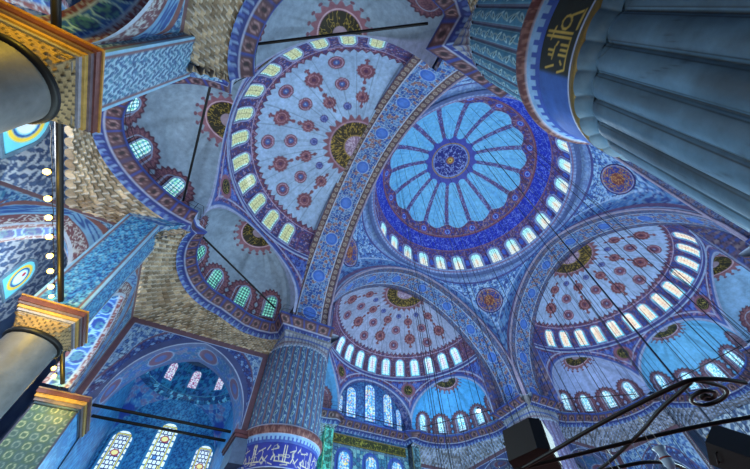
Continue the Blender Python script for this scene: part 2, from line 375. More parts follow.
def disc(name, cen, nrm, r, colf, mat, asp=1.0, nr=26, na=72, depth=.09):
    n = Vector(nrm).normalized(); up = Vector((0, 0, 1)); up = (up - n * up.dot(n)).normalized(); sx = up.cross(n)
    rr = np.concatenate([np.linspace(0.001, 1, nr), [1.0]]); an = np.linspace(0, 2 * PI, na, endpoint=False)
    A, Q = np.meshgrid(an, rr, indexing='ij'); x = r * Q * np.cos(A); y = r * asp * Q * np.sin(A)
    dd = depth * (1 - .35 * Q ** 2); dd[:, -1] = -.06
    P = np.array(cen) + x[..., None] * np.array(sx) + y[..., None] * np.array(up) + dd[..., None] * np.array(n)
    return grid(name, P, colf(x / r, y / r / asp, Q), mat, wrap=True)
def big_medallion(x, y, q):
    g = mix(full(x.shape, c(40, 56, 150)), c(150, 80, 70), script(x, y, 5.2, 71, .08))
    g = mix(g, c(170, 140, 80), script(x, y, 7.1, 77, .05)); g = mix(g, c(120, 56, 56), sst(.42, .38, q)); g = mix(g, c(190, 130, 70), script(x, y, 8.5, 79, .1) * (q < .4))
    g = mix(g, c(150, 150, 190), inside(q, .86, .92)); g = mix(g, c(40, 40, 110), sst(.93, .95, q)); return g
def build_pend():
    for q in range(4):
        P, al, eb, et = pend(0, 0, S, 11.6, EA, ZK - ZA, ZA, ZC - .3, R + .05, ZD - .75, q)
        U = np.broadcast_to(al[:, None] * 12.5, P.shape[:2]); z = P[..., 2]
        col = arab(U, z, 3.9, c(78, 130, 204), c(146, 188, 230), c(44, 80, 166), c(46, 68, 150), 90 + q, (.4, .8), .14)
        off = np.minimum(al, PI / 2 - al)[:, None]; lat = 11.57 * np.tan(off); slope = np.clip(1.15 - lat / 13, .25, 1)
        d = eb * slope
        band = arab(U, z, 3.2, c(58, 110, 180), c(84, 140, 200), c(40, 64, 140), c(130, 165, 215), 95)
        col = mix(col, band, sst(1.35, 1.3, d)); col = mix(col, c(150, 178, 222), inside(d, 1.32, 1.42)); col = mix(col, c(110, 86, 128), inside(d, .28, .5)); col = mix(col, c(165, 180, 220), sst(.26, .22, d))
        col = mix(col, c(110, 140, 196), sst(.7, .6, et) * .7); col = mix(col, c(66, 70, 140), inside(et, .55, .75))
        rs = np.hypot((al - PI / 4)[:, None] * 12.6, (z - (31.6 if q != 1 else 30.4)) * 1.5)
        col = mix(col, c(140, 180, 230), inside(rs, 1.9, 2.08)); 
        o = grid('pendentive', P, col, M_PAINT, flip=True)
        tag(o, 'blue arabesque pendentive rising from the ' + PNAMES[q], 'pendentive', kind='structure')
        if q in (0, 1, 3):
            i = np.argmin(np.abs(z[85] - (31.6 if q != 1 else 30.4))); p = P[85, i]; t1 = P[85, i + 1] - P[85, i - 1]; t2 = P[90, i] - P[80, i]
            n = np.cross(t1, t2); n = n if n @ (np.array([0, 0, 30]) - p) > 0 else -n
            sl = (P[85, i + 3, 2] - P[85, i - 3, 2]) / np.linalg.norm(P[85, i + 3] - P[85, i - 3]); rx = np.hypot(p[0], p[1])
            Aa, Qq = np.meshgrid(np.linspace(0, 2 * PI, 96, endpoint=False), np.concatenate([np.linspace(.001, 1, 30), [1.]]), indexing='ij'); mx, my = 1.72 * Qq * np.cos(Aa), 1.72 * Qq * np.sin(Aa)
            ma, mz = PI / 4 + mx / rx, p[2] + my * sl; tab = np.linspace(.2, 1, 160); r3, z3 = pend_rz(ma[..., None], tab[None, None] + 0 * ma[..., None], S, 11.6, EA, ZK - ZA, ZA, ZC - .3, R + .05, ZD - .75)
            ii = np.clip((z3 < mz[..., None]).sum(-1), 1, 159); g_ = lambda a, k: np.take_along_axis(a, k[..., None], -1)[..., 0]; z0_, z1_ = g_(z3, ii - 1), g_(z3, ii); w_ = np.clip((mz - z0_) / (z1_ - z0_ + 1e-9), 0, 1)
            rh = g_(r3, ii - 1) * (1 - w_) + g_(r3, ii) * w_; dd = .1 - .02 * Qq; dd[:, -1] = -.08
            MP = np.stack([rh * np.cos(ma + q * PI / 2), rh * np.sin(ma + q * PI / 2), mz], -1) + dd[..., None] * n / np.linalg.norm(n)
            o = grid('pendentive_medallion', MP, big_medallion(mx / 1.72, my / 1.72, Qq), M_PAINT, wrap=True)
            tag(o, 'large round blue and rust medallion on the pendentive above the ' + PNAMES[q], 'medallion', 'pendentive medallions')
build_pend()

# ------------------------------------------------------------------ semi-domes, spandrels, exedrae
def exe_pt(axis, be, ph, push=0.):
    "local (d,l,z) on an exedra; axis = angle (rad) round the semi-dome centre; be -pi/2..pi/2; ph 0..pi/2"
    la = XR * np.cos(ph) * np.sin(be); d0 = np.sqrt(SR ** 2 - la ** 2); dp = d0 + XR * (XK if abs(axis) > .1 else .9) * np.cos(ph) * np.cos(be) + push
    ca, sa = math.cos(axis), math.sin(axis)
    sg = np.sign(axis) if abs(axis) > .1 else 0.
    bul = sg * 2.75 * np.clip((be * sg - .35) / 1.22, 0, 1) ** 1.1 * np.clip(1 - np.sin(ph), 0, 1) ** 1.3 * np.clip((PI / 2 - np.abs(be)) / .05, 0, 1)
    return SX + dp * ca - la * sa, dp * sa + la * ca + bul, ZC + .45 + (XH - .45) * np.sin(ph)
SNAME = {'A': 'left semi-dome', 'B': 'mihrab semi-dome', 'C': 'right semi-dome', 'D': 'hidden semi-dome'}
def semi_cols(th, D, u, v, nm):
    a = np.degrees(th); sh = a.shape; rr = SR * np.cos(np.radians(D))
    base = {'A': c(136, 166, 204), 'B': c(142, 152, 188), 'C': c(142, 168, 212), 'D': PALE}[nm]
    col = mix(full(sh, base), base * 1.12, vnoise(u * .5, v * .9, 3)); col = mix(col, base * .82, sst(.72, .95, vnoise(u * 2.5, v * .35, 8)) * .45)
    sm = (a / 11.7) - np.floor(a / 11.7) - .5; col = mix(col, base * .78, sst(.03, .012, np.abs(sm) * rr / SR) * .6)
    red = c(116, 56, 66) if nm != 'A' else c(112, 62, 80)
    def spot(off, per, dc, r, kind, col):
        k = (a - off) / per; da = np.radians((k - np.floor(k + .5)) * per); inr = np.abs(np.floor(k + .5) * per + off) < 80
        x = da * SR * np.cos(np.radians(dc)); y = (D - dc) * .01745 * math.hypot(SR * math.sin(math.radians(dc)), SH * math.cos(math.radians(dc)))
        q = np.hypot(x, y); an = np.arctan2(y, x)
        if kind == 'wing':
            e = r * (1.04 + .07 * np.cos(12 * an)); g = np.minimum(q / e, np.minimum(np.hypot(x / .2, (np.abs(y) - r * 1.55) / .17), np.hypot(x / .09, (np.abs(y) - r * 1.2) / .25)))
            m = sst(1.06, .94, g) * inr; cc = mix(full(sh, red), c(170, 120, 140), inside(q / r, .55, .66, .04)); cc = mix(cc, c(170, 110, 120), script(x + 9, y, 5, 13, .07) * .6); cc = mix(cc, c(80, 40, 80), sst(.3, .2, q / r))
        elif kind == 'ros':
            m = sst(1.05, .95, q / r) * inr; cc = mix(full(sh, red), c(176, 140, 170), inside(q / r, .7, .84, .05)); cc = mix(cc, c(120, 72, 110), (np.cos(an * 10) > 0) & (q / r < .66)); cc = mix(cc, c(56, 84, 160) if nm == 'A' else c(90, 60, 100), sst(.44, .36, q / r)); cc = mix(cc, c(140, 160, 210), sst(.18, .1, q / r))
        else:
            m = sst(1.05, .95, q / r) * inr; cc = mix(full(sh, c(58, 72, 150)), c(110, 120, 190), inside(q / r, .5, .7, .06)); cc = mix(cc, red, sst(.9, .96, q / r))
        return mix(col, cc, m)
    col = spot(0, 35.2, 43.8, .72, 'wing', col); col = spot(17.6, 35.2, 37.6, .66, 'ros', col); col = spot(17.6, 35.2, 52.3, .62, 'ros', col)
    col = spot(0, 35.2, 60.6, .56, 'wing', col); col = spot(17.6, 35.2, 66, .38, 'blue', col)
    # crown medallion
    fr = 3.0 + .22 * np.cos(a / 180 * PI * 26)
    col = mix(col, c(126, 76, 92), sst(fr + .06, fr - .06, rr)); col = mix(col, c(176, 140, 165), inside(rr, 2.52, 2.64, .04))
    go = mix(full(sh, c(50, 40, 22)), c(160, 128, 42), script(rr * np.cos(th) + 5, rr * np.sin(th), 4.2, 17, .08)); col = mix(col, go, sst(2.5, 2.44, rr))
    col = mix(col, c(150, 120, 60), inside(rr, 1.12, 1.22, .03)); col = mix(col, mix(full(sh, c(140, 110, 140)), c(190, 170, 200), script(rr * np.cos(th), rr * np.sin(th), 4, 19, .1)), sst(1.12, 1.08, rr))
    # scalloped belt with windows
    k = (a / 4.07) ; tooth = np.abs(k - np.floor(k + .5)) * 2
    e = 30.6 - 3.0 * tooth ** .8
    bl = arab(u, v, 4.6, c(118, 66, 88), c(78, 60, 120), c(160, 120, 150), c(80, 44, 72), 23)
    col = mix(col, c(90, 44, 66), sst(e + .5, e, D)); col = mix(col, bl, sst(e - .35, e - .8, D))
    wb = arab(u, v, 5.6, *{'A': (c(100, 66, 104), c(56, 70, 150), c(150, 130, 170), c(54, 44, 84)), 'B': (c(112, 62, 80), c(84, 66, 118), c(140, 104, 130), c(66, 42, 66))}.get(nm, (c(80, 66, 120), c(50, 76, 170), c(140, 90, 110), c(40, 44, 100))), 25, (.4, .8))
    col = mix(col, c(160, 150, 190), inside(D, 25.2, 25.9, .2)); col = mix(col, wb, sst(25.2, 24.9, D))
    q = a / 12.2; fw = np.abs(np.radians((q - np.floor(q + .5)) * 12.2) * rr); vv = (D - 5.6) * .125
    su = np.where(vv > 1.7, np.hypot(fw, vv - 1.7), fw); col = mix(col, c(112, 70, 120), inside(su, .6, .72, .03) * (D < 25))
    col = mix(col, c(150, 170, 215), inside(D, 3.2, 4.2, .2)); col = mix(col, c(70, 76, 150), sst(3, 2.6, D))
    return col
def build_semi(nm, b):
    nt = 430 if nm != 'D' else 160; npn = 190 if nm != 'D' else 60
    th = np.linspace(-PI / 2, PI / 2, nt); ph = np.radians(np.concatenate([np.linspace(0, 34, npn * 6 // 10), np.linspace(34.3, 89.98, npn - npn * 6 // 10)]))
    T, P = np.meshgrid(th, ph, indexing='ij')
    X = W(b, SX + SR * np.cos(P) * np.cos(T), SR * np.cos(P) * np.sin(T), SZ + SH * np.sin(P))
    o = grid('semi_dome', X, semi_cols(T, np.degrees(P), T * SR, P * 8.2, nm), M_PAINT, flip=True)
    tag(o, {'A': 'near left semi-dome, pale with red rosettes, seen from below', 'B': 'lavender semi-dome with rosettes above the mihrab wall', 'C': 'far right semi-dome with red discs and many cables before it', 'D': 'semi-dome hidden behind the fluted pier'}[nm], 'semi-dome', kind='structure')
    # spandrel wall under it, cut by the three exedra arches
    m = 26
    th = np.linspace(-PI / 2, PI / 2, 620)
    zl = np.full(th.shape, ZC - .2); rel = np.full(th.shape, 9.)
    for ax in (-XA, 0, XA):
        la = SR * np.sin(th - math.radians(ax)); ins = (np.abs(th - math.radians(ax)) < .7) & (np.abs(la) < XR)
        zz = ZC + .45 + (XH - .45) * np.sqrt(np.maximum(1 - (la / XR) ** 2, 0)); zl = np.where(ins, np.maximum(zz, zl), zl)
    t = np.linspace(0, 1, m); Z = zl[:, None] * (1 - t) + (SZ + .02) * t; T = np.broadcast_to(th[:, None], Z.shape)
    rho = np.full(Z.shape, 9.)
    for ax in (-XA, 0, XA):
        la = SR * np.sin(T - math.radians(ax)); k = np.hypot(la / XR, (Z - ZC - .45) / (XH - .45)); rho = np.where(np.abs(T - math.radians(ax)) < .8, np.minimum(rho, k), rho)
    u = T * SR; col = arab(u, Z, 4.4, c(112, 66, 98), c(62, 70, 160), c(150, 120, 160), c(66, 46, 92), 33)
    tri = inside(rho, 1.2, 9, .02) * (Z < SZ - .45); col = mix(col, arab(u, Z, 5, c(52, 84, 190), c(80, 120, 215), c(36, 50, 140), c(130, 150, 215), 35), tri)
    col = mix(col, c(150, 165, 205), inside(rho, 1.0, 1.045, .008)); col = mix(col, c(60, 90, 170), inside(rho, 1.045, 1.09, .008)); col = mix(col, c(165, 175, 212), inside(rho, 1.15, 1.18, .01))
    col = mix(col, c(150, 170, 215), sst(SZ - .1, SZ - .05, Z))
    for k in (-1, 1):
        q = np.hypot((T - k * math.radians(29.5)) * SR, Z - 24.55); col = mix(col, c(140, 90, 110), sst(.98, .92, q))
    X = W(b, SX + SR * np.cos(T), SR * np.sin(T), Z)
    o = grid('spandrel', X, col, M_PAINT, flip=True); tag(o, 'patterned spandrel wall carrying the ' + SNAME[nm], 'wall', kind='structure')
    mb = MB(); tt = np.linspace(-PI / 2, PI / 2, 120); mb.tube(W(b, SX + (SR - .03) * np.cos(tt), (SR - .03) * np.sin(tt), SZ - .05), .09, c(140, 160, 205), 8)
    mb.build('string_course', M_PAINT, o, True)
def roundel_col(x, y, q):
    g = full(x.shape, c(22, 26, 26)); g = mix(g, c(170, 150, 60), script(x + 3, y, 3.1, 41, .06) * (q < .75))
    return mix(g, c(160, 140, 70), inside(q, .86, .93))
def build_roundels():
    for nm, b, k, lab in (('A', PI, -1, 'near left between two overhead exedra arches'), ('A', PI, 1, 'by the top rod'), ('B', PI / 2, 1, 'at left of the mihrab windows beside the tiled pier'), ('B', PI / 2, -1, 'between the mihrab windows and the bright blue exedra'),
                      ('C', 0., 1, 'between the two right hand exedrae'), ('C', 0., -1, 'highest at right beside the row of semi-dome windows')):
        a = k * math.radians(29.5); p = W(b, SX + (SR - .0) * math.cos(a), (SR - .0) * math.sin(a), 24.55); n = W(b, -math.cos(a), -math.sin(a), 0)
        o = disc('calligraphy_roundel', p, n, .58, roundel_col, M_PAINT, 1.12, 18, 48, .07)
        tag(o, 'black oval roundel with gold script ' + lab, 'roundel', 'calligraphy roundels on the spandrels')
    pass
XCOL = {'A': c(120, 142, 166), 'Bl': c(70, 140, 200), 'Br': c(66, 158, 222), 'C': c(112, 158, 204), 'D': PALE}  # Br carries the blue floodlight's tint in its base colour
def build_exedra(nm, b, ax_deg, base, style, label, wins, detail=1.0):
    ax = math.radians(ax_deg); nb, npn = int(230 * detail), int(150 * detail)
    be = np.linspace(-PI / 2, PI / 2, nb); ph = np.linspace(0, PI / 2 - .001, npn); B, P = np.meshgrid(be, ph, indexing='ij')
    d, l, z = exe_pt(ax, B, P); X = W(b, d, l, z)
    u = B * XR * np.cos(P) * 1.0; v = z - ZC - .45
    col = mix(full(B.shape, base), base * 1.1, vnoise(B * 4, v * 1.1, 3)); col = mix(col, base * .8, sst(.6, .95, vnoise(B * 9, v * .5, 6)) * .5)
    # half medallion at the crown
    la = XR * np.cos(P) * np.sin(B); dp = XR * (XK if ax_deg else .9) * np.cos(P) * np.cos(B)
    rr = np.sqrt(la ** 2 + dp ** 2 + (XH - .45 - v) ** 2); an = np.arctan2(dp + (XH - .45 - v) * .5, la)
    fr = 1.78 + .13 * np.cos(an * 22); ped = np.hypot((((an / (2 * PI) * 22 + .5) % 1) - .5) * 4, (rr - 2.02) / .11)
    col = mix(col, c(110, 62, 84), sst(1.0, .8, ped) * .9); col = mix(col, c(136, 86, 104), sst(fr + .05, fr - .05, rr)); col = mix(col, c(190, 160, 180), inside(rr, 1.36, 1.44))
    go = mix(full(B.shape, c(38, 34, 20)), c(140, 116, 40), script(la + 7, v * 1.1 + dp, 5, 17, .07)); col = mix(col, go, sst(1.34, 1.3, rr)); col = mix(col, c(150, 130, 150), sst(.5, .46, rr))
    # scalloped surrounds of the five windows
    for w in (-62, -31, 0, 31, 62):
        x = np.radians(np.degrees(B) - w) * 4.1; sr = np.where(v > 1.4, np.hypot(x, v - 1.4), np.abs(x)); a2 = np.arctan2(v - 1.4, x)
        tooth = np.where(v > 1.4, np.cos(a2 * 18), np.cos(v * 10)) * .07
        col = mix(col, c(80, 40, 62), sst(1.04 + tooth + .05, 1.04 + tooth - .02, sr) * (v < 3.6)); col = mix(col, mix(full(B.shape, c(132, 84, 96)), c(96, 56, 80), script(x, v, 6, 43, .12)), sst(.96 + tooth, .9 + tooth, sr))
        col = mix(col, c(150, 165, 200), inside(sr, .58, .64))
    col = mix(col, c(150, 175, 215), sst(.08, .04, v))
    lip = .16 / XR; col = mix(col, c(150, 165, 205), (np.abs(B) > PI / 2 - .03) & (P < 1.5))
    o = grid('exedra_dome', X, col, M_PAINT, flip=True); tag(o, label, 'half dome', kind='structure')
    for j, (w, txt) in enumerate(wins):
        be0, p0 = math.radians(w), .215
        q = [np.array(W(b, *exe_pt(ax, be0 + i, p0 + k))) for i, k in ((0, 0), (.02, 0), (-.02, 0), (0, .02), (0, -.02))]
        n = np.cross(q[1] - q[2], q[3] - q[4]); cen = np.array(W(b, SX + 9.9 * math.cos(ax), 9.9 * math.sin(ax), 21.)); n = n if n @ (cen - q[0]) > 0 else -n
        window(q[0] + 0 * n, n, .88, 1.8, style, txt, 'exedra windows', c(130, 150, 190), .08, bend=(.14, .12))
for nm, b in SIDES: build_semi(nm, b)
build_roundels()
def wl(ix, what): return [(w, '%s arched window from the left in the %s' % (ORD[k], what)) for k, w in enumerate(ix)]
build_exedra('A', PI, 0, XCOL['A'], 'exm', 'grey exedra half dome at upper left with three bright windows', [(0, 'topmost small bright window of the grey exedra at upper left'), (-31, 'second bright window of the grey exedra, beside the gold capital'), (-62, 'third and lowest bright window of the grey upper left exedra'), ], 1.3)
build_exedra('A', PI, -XA, XCOL['A'], 'exa', 'grey exedra half dome curving down to the tiled pier', [(w, '%s green glazed window from the left above the cornice beside the tiled pier' % ORD[k]) for k, w in enumerate((31, 0, -31, -62))], 1.3)
build_exedra('A', PI, XA, XCOL['A'], 'exa', 'grey exedra half dome cut off by the top edge', [], 1.1)
build_exedra('B', PI / 2, -XA, XCOL['Br'], 'exb', 'bright blue exedra half dome right of the mihrab windows', wl((62, 31, 0, -31), 'bright blue exedra'), .8)
build_exedra('B', PI / 2, XA, XCOL['Bl'], 'exb', 'exedra half dome hidden behind the tiled pier', [], .5)
build_exedra('C', 0., XA, c(140, 160, 212), 'exb', 'pale exedra half dome in the right hand semi-dome, left one', wl((31, 0, -31, -62), 'pale exedra under the right semi-dome'), .9)
build_exedra('C', 0., 0, c(92, 162, 210), 'exb', 'teal exedra half dome in the middle of the right semi-dome', wl((62, 31, 0, -31), 'teal exedra at the right edge'), .9)
build_exedra('C', 0., -XA, XCOL['C'], 'exb', 'exedra half dome cut by the right edge', [], .7)
build_exedra('D', -PI / 2, XA, PALE, 'exb', 'hidden exedra behind the fluted pier, far one', [], .3)
build_exedra('D', -PI / 2, 0, PALE, 'exb', 'hidden exedra behind the fluted pier, middle one', [], .3)
build_exedra('D', -PI / 2, -XA, PALE, 'exb', 'hidden exedra behind the fluted pier, near one', [], .3)
def semi_windows():
    for nm, b, ks, st, txt in (('A', PI, range(6, -7, -1), 'semi_a', '%s yellow lit window from the upper right end in the left semi-dome'), ('B', PI / 2, range(3, -7, -1), 'semi_b', '%s window from the left at the foot of the mihrab semi-dome'), ('C', 0., range(6, -7, -1), 'semi_c', '%s window from the left at the foot of the right semi-dome')):
        for j, k in enumerate(ks):
            a = math.radians(12.2 * k); p = math.radians(14.2)
            cen = W(b, SX + SR * math.cos(p) * math.cos(a), SR * math.cos(p) * math.sin(a), SZ + SH * math.sin(p))
            sl = math.tan(p) * SH / SR
            nl = np.array([-math.cos(p) * math.cos(a) / SR, -math.cos(p) * math.sin(a) / SR, -math.sin(p) / SH]); o0 = W(b, 0, 0, 0); n = W(b, nl[0], nl[1], nl[2])
            window(cen, n, 1.14, 2.15, st, txt % ORD[j], 'windows at the foot of the semi-domes', c(140, 150, 200), .09, bend=(.055, .125))
semi_windows()

# ------------------------------------------------------------------ great cornice, muqarnas
def wall_path(mihrab=False):
    "plan of the wall at cornice level in local (d,l), from the l>0 pier to the l<0 pier"
    pts = [(11.35, 11.35), (15.15, 11.35), (15.15, 12.45), (15.9, 12.95), (17.0, 13.1), (18.3, 12.95), (19.4, 12.4)]
    seg = []
    for ax in (XA, 0, -XA):
        be = np.linspace(PI / 2, -PI / 2, 70)
        if mihrab and ax == 0:
            dd = np.array([(SX + 8.72, 4.88), (25.0, 4.7), (25.0, -4.7), (SX + 8.72, -4.88)]); seg.append(resample(dd, 60)); continue
        d, l, z = exe_pt(math.radians(ax), be, 0 * be); q = np.stack([d, l], 1)
        if ax == XA: q = q[28:]
        if ax == -XA: q = q[:-28]
        seg.append(q)
    Q = np.concatenate([pts] + seg + [[(19.4, -12.4), (18.3, -12.95), (17.0, -13.1), (15.9, -12.95), (15.15, -12.45), (15.15, -11.35), (11.35, -11.35)]])
    return Q
def offset_path(Q):
    t = np.gradient(Q, axis=0); e1 = np.diff(Q, axis=0); e1 /= np.linalg.norm(e1, axis=1, keepdims=True) + 1e-9
    n1 = np.stack([-e1[:, 1], e1[:, 0]], 1); n = np.zeros_like(Q); n[0], n[-1] = n1[0], n1[-1]; n[1:-1] = n1[:-1] + n1[1:]
    ln = np.linalg.norm(n, axis=1, keepdims=True); n /= ln + 1e-9
    m = np.ones(len(Q)); dt_ = (n[1:-1] * n1[1:]).sum(1); m[1:-1] = np.where(dt_ < .62, .4, 1 / np.clip(dt_, .62, 1))
    return -n * m[:, None]          # towards the room
CORN = np.array([(0.02, ZB - .1), (.1, ZB + .06), (.36, ZB + .24), (.40, ZB + .32), (.84, ZB + .76), (.86, ZB + .84), (.9, ZC - .08), (.9, ZC + .06), (.8, ZC + .1), (.0, ZC + .12), (-.3, ZC + .12)])
def cornice_col(U, Vv):
    col = mix(full(U.shape, c(28, 46, 124)), c(104, 136, 190), (np.abs((U * 2.1) % 1 - .5) * 2 > Vv * 3.6 + .42) & (Vv < .2)); col = mix(col, c(70, 96, 180), inside(np.abs((U * 2.1) % 1 - .5), -.1, .16, .03) * (Vv < .12) * .7)
    br = full(U.shape, c(76, 50, 62)); x = (U / .95) % 1 - .5
    q = np.hypot(x * .95, (Vv - .345) * 2.6); al = (np.floor(U / .95) % 2)
    br = mix(br, c(140, 110, 120), inside(q, .2, .27, .03)); br = mix(br, c(40, 30, 44), sst(.15, .11, q)); br = mix(br, c(40, 60, 150), sst(.42, .46, np.abs(x)))
    col = mix(col, br, inside(Vv, .2, .485, .008)); col = mix(col, c(150, 165, 205), inside(Vv, .19, .21, .006)); col = mix(col, c(50, 74, 160), sst(.485, .495, Vv)); col = mix(col, c(160, 180, 220), sst(.55, .565, Vv))
    return col
TN = [1]
def build_cornice(nm, b):
    Q0 = wall_path(nm == 'B'); keep = np.concatenate([[True], np.linalg.norm(np.diff(Q0, axis=0), axis=1) > .02]); Q0 = Q0[keep]
    # keep pier corners crisp, refine for the pattern
    Q = [Q0[0]]
    for p, q in zip(Q0[:-1], Q0[1:]):
        k = max(1, int(np.linalg.norm(q - p) / .09)); Q += [p + (q - p) * i / k for i in range(1, k + 1)]
    no0 = offset_path(Q0); Q = np.array(Q); s0 = arclen(Q0); s = arclen(Q)
    no = np.stack([np.interp(s, s0, no0[:, 0]), np.interp(s, s0, no0[:, 1])], 1)
    pf = resample(CORN, 30); f = arclen(resample(CORN, 30)); f /= f[-1]
    XY = Q[:, None] + no[:, None] * pf[None, :, 0, None]
    X = W(b, XY[..., 0], XY[..., 1], np.broadcast_to(pf[None, :, 1], XY.shape[:2]))
    U, Vv = np.meshgrid(s, f, indexing='ij')
    TN[0] += 1
    o = grid('trim_%d' % TN[0], X, cornice_col(U, Vv), M_PAINT, flip=False)
    tag(o, {'A': 'curved blue and maroon cornice with rosettes winding past the grey exedrae', 'B': 'blue cornice under the mihrab windows and blue exedra', 'C': 'blue cornice under the right hand exedrae', 'D': 'cornice on the hidden side'}[nm], 'cornice', kind='structure')
    # iron railing on it
    if nm != 'D':
        r = tag(empty('cornice_railing'), 'thin black iron railing along the cornice of the ' + SNAME[nm], 'railing', 'cornice railings')
        ins = Q + no * .7
        a = np.arange(12, len(Q) - 12, 3)
        for hz in (.45, .85):
            mb = MB(); mb.tube(W(b, ins[a, 0], ins[a, 1], ZC + .1 + hz), .014, c(16, 18, 24), 5); mb.build('wire', M_IRON, r, True)
        step = 24; post = None
        for i in range(14, len(Q) - 14, step):
            p = W(b, ins[i, 0], ins[i, 1], ZC + .08)
            if post is None:
                mb = MB(); mb.tube(np.array([[0, 0, 0], [0, 0, .45], [0, 0, .9]]), .022, c(16, 18, 24), 6); post = mb.build('post', M_IRON, r, True); post.location = p
            else:
                q = post.copy(); COL.objects.link(q); q.parent = r; q.location = p
    return
for nm, b in SIDES: build_cornice(nm, b)
ZL = 17.0
def muqarnas(name, b, U2, L2, zu, zl, base, label, tiers=8, cells=34, detail=1.0, s=0):
    nu = int(cells * 10 * detail); nv = int(tiers * 9 * detail)
    f = np.linspace(0, 1, nu); Ua = resample(U2, nu); La = resample(L2, nu)
    v = np.linspace(0, 1, nv); tv = v * tiers; k = np.minimum(np.floor(tv), tiers - 1); g = tv - k
    Kk, Fu = np.meshgrid(k, f, indexing='xy'); G = np.broadcast_to(g[None], Fu.shape)
    ph = Fu * cells + .5 * (Kk % 2); x = np.abs((ph % 1) - .5) * 2           # 0 centre of a niche, 1 at the rib
    arch = np.sqrt(np.maximum(1 - x ** 2, 0))
    hollow = np.clip(arch * 1.05 - G * .95, 0, 1)                            # niche cut back below its arch
    horiz = (Kk + np.clip(G * .35 + .75 * (G > arch * .92), 0, 1)) / tiers
    XY = La[:, None] * (1 - horiz[..., None]) + Ua[:, None] * horiz[..., None]
    tan = np.gradient(Ua, axis=0) + np.gradient(La, axis=0); tan /= np.linalg.norm(tan, axis=1, keepdims=True) + 1e-9; nn = np.stack([-tan[:, 1], tan[:, 0]], 1)
    XY = XY + nn[:, None] * (.32 * hollow)[..., None]
    Z = zl + (zu - zl) * v[None] + 0 * Fu
    cell = h2(np.floor(ph), Kk, s)
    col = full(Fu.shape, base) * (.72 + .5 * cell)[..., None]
    col = mix(col, base * np.array([.95, 1.04, 1.2]) * 1.25, inside(x, .78, 1.1, .05) * .8); col = mix(col, base * np.array([1.05, .95, .86]) * .72, sst(.6, .9, vnoise(Fu * cells * .7, Kk * .9, 5)) * .6)  # ridge highlights and shadow tones painted into the stone colour
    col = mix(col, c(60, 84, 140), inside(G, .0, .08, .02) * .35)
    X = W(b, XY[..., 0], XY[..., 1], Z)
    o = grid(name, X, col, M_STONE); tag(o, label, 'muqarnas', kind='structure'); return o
def upper(ax):
    be = np.linspace(PI / 2, -PI / 2, 80); d, l, z = exe_pt(math.radians(ax), be, 0 * be); q = np.stack([d, l], 1)
    return q
TAN, GREY = c(160, 142, 118), c(140, 146, 166)
def build_muq():
    for nm, b in SIDES:
        base = {'A': TAN, 'B': c(150, 160, 178), 'C': GREY, 'D': GREY}[nm]; det = 1. if nm == 'A' else .7
        for ax in (XA, 0, -XA):
            if nm == 'B' and ax == 0: continue
            Uq = upper(ax); B_ = np.array([(15.2, 12.45), (15.9, 12.95), (17.0, 13.1), (18.3, 12.95), (19.4, 12.4)]); Uq = np.concatenate([B_, Uq[32:]]) if ax == XA else np.concatenate([Uq[:-32], B_[::-1] * np.array([1, -1])]) if ax == -XA else Uq
            if ax == 0: Lq = np.array([(25.0, 4.9), (29.2, 4.9), (29.2, -4.9), (25.0, -4.9)])
            elif ax == XA: Lq = np.array([(15.4, 12.85), (25.3, 12.85), (25.3, 5.4)])
            else: Lq = np.array([(25.3, -5.4), (25.3, -12.85), (15.4, -12.85)])
            key = (nm, ax)
            lab = {('A', 0): 'tan stone muqarnas beside the strung lamps at left', ('A', -XA): 'tan stone muqarnas sweeping under the curved cornice to the tiled pier', ('A', XA): 'tan muqarnas at the top beside the fluted pier', ('B', -XA): 'pale muqarnas under the bright blue exedra', ('B', XA): 'muqarnas behind the tiled pier', ('C', XA): 'grey muqarnas behind the iron hoop at lower right', ('C', 0): 'grey muqarnas under the teal exedra at the right edge', ('C', -XA): 'grey muqarnas beyond the right edge'}.get(key, 'muqarnas on the hidden side %d' % ax)
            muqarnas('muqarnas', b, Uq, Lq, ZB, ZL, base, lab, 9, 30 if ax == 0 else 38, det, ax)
build_muq()

